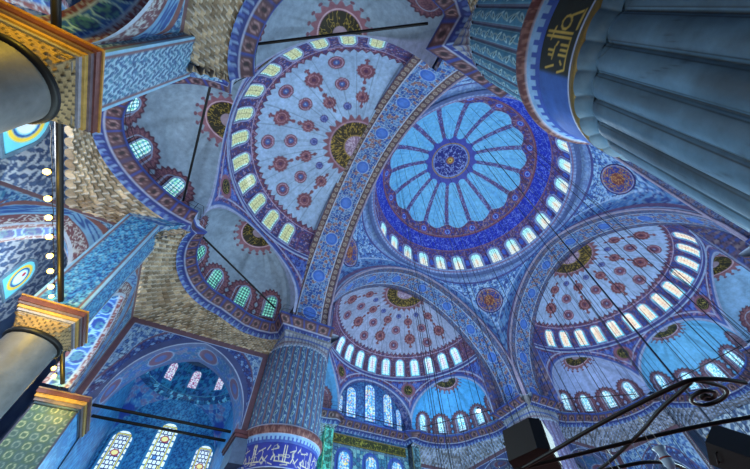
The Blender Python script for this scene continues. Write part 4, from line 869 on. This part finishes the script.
# ------------------------------------------------------------------ bay at lower left, back walls
def bay(cx, cy, name):
    hs = 4.15
    cf = lambda X, Z: leaves(X, Z, 3.6, c(48, 128, 186), c(24, 70, 140), c(84, 168, 208), c(20, 60, 126), 101)
    for q in range(4):
        P, al, eb, et = pend(cx, cy, hs, 4.1, 1.6, 5.0, 12.0, 11., 4.12, 17.35, q, 70, 40); U = np.broadcast_to(al[:, None] * 4.6, P.shape[:2])
        col = arab(U, P[..., 2], 3, c(56, 116, 180), c(36, 72, 150), c(110, 100, 150), c(110, 170, 215), 103 + q); dd = eb * .8; col = mix(col, arab(U, P[..., 2], 5, c(60, 130, 190), c(30, 60, 130), c(90, 160, 205), c(24, 50, 110), 9), sst(.6, .56, dd)); col = mix(col, c(120, 165, 210), inside(dd, .54, .62))
        rs = np.hypot((al - PI / 4)[:, None] * 4.6, P[..., 2] - 15.6); col = mix(col, c(36, 60, 150), sst(.55, .5, rs))
        tag(grid('bay_pendentive', P, col, M_TILE), 'small blue pendentive in the lower left bay, %s' % ['right rear', 'left rear', 'left front', 'right front'][q], 'pendentive', kind='structure')
    # ring cornice, drum, little dome
    pr_ = np.concatenate([resample(np.array([(4.2, 17.3), (4.0, 17.4), (3.8, 17.6), (3.75, 17.8), (4.1, 17.85)]), 14), np.stack([np.full(20, 4.1), np.linspace(17.9, 20.9, 20)], 1)[1:], resample(np.array([(4.1, 20.9), (3.9, 21.0), (3.85, 21.15), (4.0, 21.2)]), 6)[1:], np.stack([4.0 * np.cos(np.linspace(0, PI / 2 - .002, 40)), 21.2 + 2.6 * np.sin(np.linspace(0, PI / 2, 40))], 1)[1:]])
    n = 300; th = np.linspace(0, 2 * PI, n, endpoint=False); T, Z = np.meshgrid(th, pr_[:, 1], indexing='ij'); Rr = np.broadcast_to(pr_[None, :, 0], T.shape)
    col = arab(T * 4, Z, 2.8, c(52, 140, 190), c(36, 76, 150), c(70, 120, 180), c(24, 60, 120), 107); col = mix(col, arab(T * 4, Z, 4, c(40, 100, 150), c(24, 60, 120), c(110, 180, 210), c(16, 40, 90), 109), Z < 17.95); col = mix(col, c(120, 190, 220), inside(Z, 17.78, 17.86)); col = mix(col, c(30, 50, 90), inside(Z, 20.85, 21.2))
    o = grid('bay_dome', np.stack([cx + Rr * np.cos(T), cy + Rr * np.sin(T), Z], -1), col, M_TILE, wrap=True, flip=True); tag(o, 'small blue dome and drum over the lower left bay', 'dome', kind='structure')
    for i, a in enumerate((152, 121, 88, 53)):
        a = math.radians(a); window((cx + 4.06 * math.cos(a), cy + 4.06 * math.sin(a), 19.45), (-math.cos(a), -math.sin(a), 0), .8, 1.75, 'drum', '%s small pink and white window from the left under the bay dome' % ORD[i], 'small drum windows of the bay', c(50, 130, 180), .06)
    plane('wall_bay_back', (cx - 4.6, cy + 4.1), (cx + 4.6, cy + 4.1), 7, 17.4, cf, M_TILE, 'blue tiled back wall of the lower left bay with three tall windows', 160, 150)
    plane('wall_bay_left', (cx - 4.13, cy - 4.1), (cx - 4.13, cy + 4.1), 7, 17.4, cf, M_TILE, 'blue tiled left wall of the lower left bay'); plane('wall_bay_right', (cx + 4.13, cy - 4.1), (cx + 4.13, cy + 4.1), 7, 17.4, cf, M_TILE, 'blue tiled right wall of the lower left bay')
    for i, (dx, zt) in enumerate(((-3.0, 14.2), (-.05, 15.35), (3.35, 14.2))):
        h = 4.6; window((cx + dx, cy + 4.06, zt - h / 2), (0, -1, 0), 1.45 if i != 1 else 1.6, h, 'bay', ['left', 'middle, tallest', 'right'][i] + ' one of three tall stained glass windows in the lower left bay', 'tall windows of the lower left bay', c(40, 130, 190), .1, 41, 120)
bay(-20.3, 19.7, 'A')
tilef = lambda X, Z: leaves(X, Z, 1.7, c(176, 192, 208), c(52, 76, 124), c(84, 114, 156), c(60, 82, 126), 111)
plane('wall_left', (-32.5, -14), (-32.5, 16), 6, 22, tilef, M_TILE, 'blue and white tiled outer wall behind the left arcade', 300, 160)
window((-32.45, 2.2, 18.9), (1, 0, 0), 2.6, 2.9, 'left', 'round yellow and blue stained window beside the upper left column', 'round stained windows at left', c(110, 150, 180), .06, 31, 31)
window((-32.45, 13.0, 17.6), (1, 0, 0), 2.0, 2.4, 'left', 'small yellow and blue stained window above the warm gold capital, cut by the left edge', 'round stained windows at left', c(110, 150, 180), .06, 31, 31)
# ------------------------------------------------------------------ mihrab side
def mihrab():
    f = lambda X, Z: leaves(X, Z, 3.0, c(56, 120, 190), c(30, 62, 140), c(100, 170, 215), c(28, 50, 116), 121)
    P, T = np.meshgrid(np.linspace(0, PI, 150), np.linspace(0, 1, 30), indexing='ij')
    la = -XR * np.cos(P); z = ZC + .3 + (XH - .3) * np.sin(P); d0 = SX + np.sqrt(SR ** 2 - la ** 2)
    X = W(PI / 2, d0 * (1 - T) + 25.3 * T, la, z); tag(grid('soffit', X, arab(P * 5, T * 1.2, 4, c(96, 110, 170), c(60, 70, 150), c(140, 130, 170), c(50, 50, 110), 123), M_PAINT), 'inner face of the wide arch above the mihrab windows', 'arch', kind='structure')
    plane('wall_mihrab', (5.2, 25.3), (-5.2, 25.3), ZB - .5, 25.9, f, M_TILE, 'blue tiled lunette wall around the tall mihrab windows', 140, 110)
    for i, (x, w, z0, z1) in enumerate(((-4.1, .7, 20.0, 22.6), (-2.6, 1.25, 20.3, 23.9), (0, 1.4, 20.3, 24.9), (2.55, 1.25, 20.3, 24.2), (4.1, .7, 20.0, 22.6))):
        window((x, 25.27, (z0 + z1) / 2), (0, -1, 0), w, z1 - z0, 'tall', ['narrow outer left', 'left tall', 'central, tallest', 'right tall', 'narrow outer right'][i] + ' stained glass window in the lunette above the mihrab', 'tall mihrab lunette windows', c(60, 100, 180), .08, 25, 60)
    def low(X, Z):
        g = arab(X, Z, 2.6, c(120, 180, 190), c(50, 120, 160), c(60, 90, 150), c(30, 70, 120), 125)
        g = mix(g, c(150, 158, 172), sst(18.15, 18.2, Z)); g = mix(g, c(90, 120, 150), inside(Z, 17.0, 17.12))
        for x0 in (5.2 - 3.2, 5.2, 5.2 + 3.2):
            q = np.where(Z > 15.9, np.hypot(X - x0, (Z - 15.9)), np.abs(X - x0)); g = mix(g, c(50, 80, 180), inside(q, .72, 1.05))
        return g
    plane('wall_mihrab_lower', (5.2, 25.2), (-5.2, 25.2), 6, ZB - .2, low, M_TILE, 'green and blue tiled wall below the cornice with gold script band', 150, 150)
    mb = MB(); X, Z = np.meshgrid(np.linspace(-4.9, 4.6, 190), np.linspace(17.25, 18.1, 22), indexing='ij'); cc = mix(full(X.shape, c(48, 54, 20)), c(140, 134, 40), script(X, Z, 3.2, 131, .06)); v = np.minimum(Z - 17.25, 18.1 - Z); cc = mix(cc, c(126, 110, 40), sst(.08, .05, v))
    mb.add(np.stack([X, np.full(X.shape, 25.1), Z], -1), gfaces(190, 22), cc.reshape(-1, 3)); mb.box((-4.95, 25.12, 17.2), (4.65, 25.19, 18.15), c(90, 80, 40))
    tag(mb.build('inscription_panel', M_PAINT), 'long dark olive panel with gold script under the mihrab cornice', 'inscription')
    for i, x in enumerate((-3.2, .05, 3.3)):
        window((x, 25.17, 14.9), (0, -1, 0), 1.3, 3.3, 'tall', ['left', 'middle', 'right'][i] + ' lower stained glass window under the gold script panel', 'lower mihrab windows', c(60, 110, 190), .08, 25, 60)
    # pilasters at the two cusps
    for k, lab, cc in ((1, 'tall dark green tiled pilaster right of the gold script panel', c(76, 120, 140)), (-1, 'green lit tiled pilaster beside the tiled pier', c(70, 170, 160))):  # green light on the second is also put into its tile colour
        mb = MB()
        for (p, q, cz) in (((5.0, 24.2), (6.0, 24.2), cc), ((6.0, 24.2), (6.0, 25.4), cc), ((5.0, 25.4), (5.0, 24.2), c(60, 70, 90))):
            p = np.array([p[0] * k, p[1]]); q = np.array([q[0] * k, q[1]]); L = np.linalg.norm(q - p); X, Z = np.meshgrid(np.linspace(0, L, 26), np.linspace(6, ZB - .1, 190), indexing='ij'); g = arab(X, Z, 3.6, cz, cz * .6, cz * 1.25, cz * .4, 133); g = mix(g, c(150, 150, 90), sst(.08, .05, np.minimum(X, L - X)) * .7)
            mb.add(np.concatenate([p + X[..., None] / L * (q - p), Z[..., None]], -1), gfaces(26, 190), g.reshape(-1, 3))
        tag(mb.build('pilaster', M_TILE), lab, 'pilaster', kind='structure')
mihrab()
# ------------------------------------------------------------------ outer shell and floor
def shell():
    f = lambda X, Z: arab(X, Z, 1.2, c(90, 120, 160), c(70, 100, 150), c(110, 130, 160), c(60, 80, 120), 141)
    E_ = 33.5
    for nm, p, q in (('north', (-E_, E_), (E_, E_)), ('south', (E_, -E_), (-E_, -E_)), ('east', (E_, E_), (E_, -E_)), ('west', (-E_, -E_), (-E_, E_))):
        plane('wall_' + nm, p, q, 0, 26, f, M_TILE, 'plain outer wall of the hall on the %s side' % nm, 60, 30)
    mb = MB(); mb.box((-E_, -E_, -.2), (E_, E_, 0), c(120, 60, 56)); tag(mb.build('floor', M_STONE), 'red carpeted prayer hall floor', 'floor', kind='structure')
    for nm, b in SIDES[1:]:
        if nm != 'B': plane('wall_back_' + {'C': 'far', 'D': 'right'}[nm], W(b, 28.6, 5.2, 0)[:2], W(b, 28.6, -5.2, 0)[:2], 6, ZL + .3, tilef, M_TILE, 'tiled back wall of the middle niche on the %s side' % {'C': 'far', 'D': 'hidden'}[nm], 120, 90)
        for k in (1, -1): plane('wall_corner_%s' % nm.lower() + ('_near' if k > 0 else '_far'), W(b, 16, 16 * k, 0)[:2], W(b, 27, 16 * k, 0)[:2], 6, ZL + 2, tilef, M_TILE, 'tiled wall seen through the bay arch, side %s %s' % ({'B': 'mihrab', 'C': 'far', 'D': 'hidden'}[nm], 'near' if k > 0 else 'far'), 90, 80)
shell()

# ------------------------------------------------------------------ chandelier cables
def cables():
    pos = []
    for k in range(34): a = 2 * PI * k / 34 + .05; pos.append((8.3 * math.cos(a), 8.3 * math.sin(a), .015))
    for k in range(14): a = 2 * PI * k / 14; pos.append((4.2 * math.cos(a), 4.2 * math.sin(a), .013))
    for k in range(10): a = 2 * PI * k / 10; pos.append((3.6 * math.cos(a), 19 + 3.6 * math.sin(a), .013))
    for k in range(12): a = 2 * PI * k / 12 + .1; pos.append((19 + 4 * math.cos(a), 4 * math.sin(a), .013))
    pos += [(2.5, -4.2, .05), (6.5, -3.0, .035), (-5, 6.2, .02), (-3, 9.8, .02), (9.6, 9.3, .02), (10.1, 6, .02)]
    for i, (x, y, r) in enumerate(pos):
        rr = math.hypot(x, y)
        if rr < 11: zt = ZD + HD * math.sqrt(max(0, 1 - (rr / R) ** 2)) - .05; w = 'main dome'
        else:
            d, l = (y - SX, x) if y > 11 else (x - SX, y); q = math.hypot(d, l) / SR; zt = SZ + SH * math.sqrt(max(0, 1 - q * q)) - .02 if d > 0 else ZK - .5; w = 'mihrab semi-dome' if y > 11 else 'right semi-dome'
        mb = MB(); mb.tube(np.array([(x, y, 4.), (x, y, zt * .5), (x, y, zt)]), r, c(18, 24, 44), 6)
        if r > .03: lab = '%s dark cable slanting across the right semi-dome in the picture' % ('thickest' if r > .04 else 'second thickest'); g = None
        else: lab = 'thin dark chandelier cable hanging straight down from the ' + w; g = 'chandelier cables under the ' + w
        tag(mb.build('cable', M_IRON, None, True), lab, 'cable', g)
cables()

# ------------------------------------------------------------------ iron hoop, scroll, loudspeakers, glass lamp at lower right
CAM = np.array([-19.298, -10.638, 1.6005])
def near(p, z=3.4):
    k = (z - CAM[2]) / (4.2 - CAM[2]); return np.array([CAM[0] + (p[0] - CAM[0]) * k, CAM[1] + (p[1] - CAM[1]) * k, z])
def smooth(pts, n=60):
    P = np.array(pts, float); t = np.arange(len(P)); q = np.linspace(0, len(P) - 1, n); out = []
    for x in q:
        i = min(int(x), len(P) - 2); f = x - i; p0, p1, p2, p3 = P[max(i - 1, 0)], P[i], P[i + 1], P[min(i + 2, len(P) - 1)]
        out.append(.5 * ((2 * p1) + (-p0 + p2) * f + (2 * p0 - 5 * p1 + 4 * p2 - p3) * f * f + (-p0 + 3 * p1 - 3 * p2 + p3) * f ** 3))
    return np.array(out)
def hoop():
    r = tag(empty('chandelier_frame', near((-12.5, -7.5), 0)), 'black wrought iron chandelier frame with curved bars and scroll at lower right', 'chandelier'); o = np.array(r.location)
    def bar(name, pts, rad):
        P = smooth([near(p) for p in pts], 70) - o; mb = MB(); mb.tube(P, rad, c(12, 13, 18), 10); return mb.build(name, M_IRON, r, True)
    bar('rim_bar', [(-12.85, -5.2), (-12.92, -6.22), (-13.01, -7.34), (-13.01, -8.29), (-12.97, -8.77), (-12.9, -8.93), (-12.76, -9.03), (-12.49, -9.15), (-12.1, -9.25)], .023)
    bar('cross_bar', [(-13.0, -4.7), (-12.88, -5.23), (-12.51, -5.96), (-12.16, -6.64), (-11.74, -7.41), (-11.41, -7.96), (-11.07, -8.42), (-10.7, -8.85)], .024)
    bar('brace', [(-11.2, -5.6), (-11.34, -5.97), (-11.53, -6.43), (-12.06, -7.43), (-12.51, -8.12), (-12.75, -8.63), (-12.88, -8.88)], .02)
    bar('lower_hoop', [(-11.3, -5.7), (-11.09, -6.14), (-10.84, -6.55), (-10.5, -6.76), (-10.06, -6.81), (-9.66, -6.77)], .024)
    bar('scroll', [(-12.9, -8.93), (-12.36, -9.02), (-12.07, -8.97), (-11.92, -8.77), (-11.99, -8.57), (-12.23, -8.52), (-12.43, -8.63), (-12.45, -8.81), (-12.28, -8.87), (-12.12, -8.8), (-12.14, -8.69), (-12.26, -8.68), (-12.3, -8.75), (-12.22, -8.77)], .021)
hoop()
def ray_pt(x, y, dist):
    return None
def speaker(name, cen, ax, ay, dims, label, plate=False):
    r = tag(empty(name, cen), label, 'loudspeaker'); ax = Vector(ax).normalized(); ay = Vector(ay); ay = (ay - ax * ay.dot(ax)).normalized(); M = Matrix((ax, ay, ax.cross(ay))).transposed().to_4x4()
    a, b_, h = dims[0] / 2, dims[1] / 2, dims[2] / 2; k = .62
    prof = [(-a, -b_ * k), (a * .55, -b_), (a, -b_ * .72), (a, b_ * .72), (a * .55, b_), (-a, b_ * k)]     # wedge-shaped plan, grille at +x
    V = [(x, y, z) for z in (-h, h) for x, y in prof]; V = np.array([M @ Vector(v) for v in V]); n = 6
    mb = MB(); F = [[i, (i + 1) % n, n + (i + 1) % n, n + i] for i in range(n)]
    for f in F: mb.add(V[f], np.array([[0, 1, 2, 3]]), c(9, 11, 15))
    for s in (0, n): mb.add(V[[s, s + 1, s + 4, s + 5]], np.array([[0, 1, 2, 3]]), c(9, 12, 17)); mb.add(V[[s + 1, s + 2, s + 3, s + 4]], np.array([[0, 1, 2, 3]]), c(9, 12, 17))
    cab = mb.build('cabinet', M_BOX, r)
    g = MB(); g.box((a, -b_ * .66, -h * .93), (a + .015, b_ * .66, h * .93), c(10, 12, 16), M); g.build('grille', M_BOX, cab)
    hd = MB(); hd.tube(np.array([M @ Vector(p) for p in ((-a, -.08, h * .5), (-a - .05, -.08, h * .5), (-a - .05, .08, h * .5), (-a, .08, h * .5))]), .012, c(10, 10, 12), 6); hd.build('bracket', M_IRON, r, True)
    if plate:
        g = MB(); [g.box((-.17, -.2 - .035, sg_ * h - .006), (.03, -.2 + .035, sg_ * h + .006), c(190, 160, 70), M) for sg_ in (-1, 1)]; q = g.build('gold_plate', M_GILT, cab); q['label'] = 'small gold maker plate'
    return r
CR, CU, CF = (np.array(q) for q in ((.8776, -.479, -.0179), (-.3818, -.7211, .5781), (.2898, .5006, .8157)))
def dirn(x, y, z): return tuple(CR * x - CU * y + CF * z)
speaker('loudspeaker', (-14.582, -6.978, 3.686), dirn(39, -23, -16), dirn(15, 30, 8), (.62, .56, .5), 'black loudspeaker box fixed to the iron frame in front of the far pier')
speaker('loudspeaker', (-11.40, -8.28, 3.70), dirn(30, -7, 16), dirn(14, 34, 4), (.5, .62, .5), 'black loudspeaker with gold plate at the lower right edge', True)
def glass_lamp(cen, label, s=1.):
    r = tag(empty('glass_lamp', cen), label, 'oil lamp', 'hanging glass lamps'); mb = MB()
    mb.lathe(np.array([(.005, -.16), (.05, -.15), (.085, -.08), (.09, 0), (.07, .07), (.075, .12), (.11, .17), (.1, .17), (.06, .1), (.06, .05), (.078, 0), (.07, -.07), (.005, -.13)]) * s, (0, 0, 0), c(150, 190, 225), 24); mb.build('glass_bowl', M_MARBLE, r, True)
    mb = MB(); mb.lathe(np.array([(.092, -.01), (.098, 0), (.092, .015)]) * s, (0, 0, 0), c(150, 60, 60), 24); mb.build('painted_stripe', M_PAINT, r, True)
    for k in range(3):
        a = 2 * PI * k / 3; mb = MB(); mb.tube(np.array([(.1 * s * math.cos(a), .1 * s * math.sin(a), .16 * s), (.05 * math.cos(a), .05 * math.sin(a), .3), (0, 0, .5)]), .005, c(120, 120, 120), 5); mb.build('chain', M_IRON, r, True)
glass_lamp(near((-11.4, -7.5), 3.35) + np.array([-.1, .1, -.2]), 'blue white glass lamp hanging from the iron frame at lower right', .7)
glass_lamp(near((-11.5, -6.4), 3.4) + np.array([0, 0, -.3]), 'small glass lamp under the iron frame near the bottom edge', .6)
def flood():
    p = W(PI / 2, SX + 9.6 * math.cos(math.radians(-80)), 9.6 * math.sin(math.radians(-80)), 20.1)
    r = tag(empty('floodlight', p), 'small bright floodlight on the cornice of the blue exedra', 'floodlight'); mb = MB(); mb.lathe([(.001, -.12), (.16, -.12), (.18, .1), (.001, .1)], (0, 0, 0), c(30, 32, 40), 16); mb.build('housing', M_IRON, r, True)
    mb = MB(); mb.lathe([(.001, -.42), (.1, -.4), (.17, -.33), (.2, -.24), (.17, -.15), (.1, -.12), (.001, -.115)], (0, 0, 0), c(225, 240, 255), 16); mb.build('lens', M_BULB, r, True)
flood()

# ------------------------------------------------------------------ light
def lamp(name, p, e, col, size=1., typ='POINT'):
    l = bpy.data.lights.new(name, typ); l.energy = e; l.color = col; l.shadow_soft_size = size; o = bpy.data.objects.new(name, l); o.location = p; COL.objects.link(o); return o
COOL = (.67, .92, 1.0)
K = .38
for x in (-8, 0, 8):
    for y in (-8, 0, 8): lamp('chandelier_light', (x, y, 6), 5200 * K, COOL, 1.5)
for d in (18, 23):
    for b in (PI, PI / 2, 0, -PI / 2): lamp('chandelier_light', tuple(W(b, d, 0, 5.5)), 2600 * K, COOL, 1.2)
lamp('dome_fill', (0, 0, 33), 7000 * K, (.7, .87, 1.), 2.)  # fill light added in mid-air to brighten the dome, no fixture
for b in (PI, PI / 2, 0): lamp('semi_dome_fill', tuple(W(b, 18, 0, 24)), 700 * K, (.78, .86, 1.), 1.2)  # added fill inside each semi-dome, not a hung lamp
lamp('bay_drum_fill', (-20.3, 19.0, 17.6), 260, (.4, .85, 1.), .3)  # added fill that lifts the dark drum, no lamp hangs there
lamp('bay_light', (-20.3, 18.9, 9.5), 1000, (.4, .8, 1.), .6)
lamp('blue_exedra_light', tuple(W(PI / 2, SX + 8.5 * math.cos(math.radians(-62)), 8.5 * math.sin(math.radians(-62)), 20.8)), 260, (.3, .72, 1.), .3)
lamp('teal_exedra_light', tuple(W(0., SX + 9.5, 0, 20.8)), 220, (.3, .75, 1.), .3)
lamp('arcade_fill', (-28.8, 9.0, 14.5), 1700, (.85, .95, 1.), .5)  # added fill to brighten the dark outer wall behind the arcade
lamp('arcade_fill', (-29.6, -1, 11.5), 1500, (.9, .95, 1.), .5)  # another added fill for that wall, without a fixture
lamp('pier_light', (10.2, 10.2, 20.4), 60, (.85, .93, 1.), .1)
lamp('lunette_light', (0, 23.2, 20.6), 130, (.35, .75, 1.), .3)
lamp('cyan_light', (-9.3, 19.0, 21), 160, (.3, .9, 1.), .3)
lamp('green_light', (-8.5, 22.5, 15), 300, (.2, 1., .75), .3)
for y, e_ in ((-1.5, 110), (1., 110), (3.2, 230)): lamp('bulb_light', (-25.9, y, 10.25), e_, (1., .64, .06), .12)
lamp('bulb_light', (-25.5, 10.7, 10.5), 150, (1., .64, .06), .12)
lamp('bulb_light', (-25.9, -7.9, 10.25), 240, (1., .64, .06), .12)
w = bpy.data.worlds.new('World'); bpy.context.scene.world = w; w.use_nodes = True; w.node_tree.nodes['Background'].inputs[0].default_value = (.2, .4, .8, 1); w.node_tree.nodes['Background'].inputs[1].default_value = .3

# ------------------------------------------------------------------ camera
yaw, pitch, roll, f = 1.04597, .95401, -.03090, 323.467
YPR = (yaw, pitch, roll)
def rotm(yaw, pitch, roll):
    cy, sy, cp, sp = math.cos(yaw), math.sin(yaw), math.cos(pitch), math.sin(pitch)
    fw = np.array([cp * cy, cp * sy, sp]); r = np.array([sy, -cy, 0.]); u = np.cross(r, fw); q, s = math.cos(roll), math.sin(roll)
    return q * r + s * u, -s * r + q * u, fw
r_, u_, f_ = rotm(*YPR)
cd = bpy.data.cameras.new('camera'); cam = bpy.data.objects.new('camera', cd); COL.objects.link(cam); bpy.context.scene.camera = cam
cd.sensor_fit = 'HORIZONTAL'; cd.sensor_width = 36.; cd.lens = f / 750 * 36.; cd.clip_start = .05; cd.clip_end = 300
cam.matrix_world = Matrix(((r_[0], u_[0], -f_[0], CAM[0]), (r_[1], u_[1], -f_[1], CAM[1]), (r_[2], u_[2], -f_[2], CAM[2]), (0, 0, 0, 1)))
sc = bpy.context.scene
sc.view_settings.view_transform = 'Standard'; sc.view_settings.look = 'None'; sc.view_settings.exposure = 0.; sc.view_settings.gamma = 1.; sc.view_settings.use_curve_mapping = False
sc.cycles.use_denoising = True; sc.cycles.max_bounces = 6; sc.cycles.diffuse_bounces = 4; sc.cycles.sample_clamp_indirect = 4.
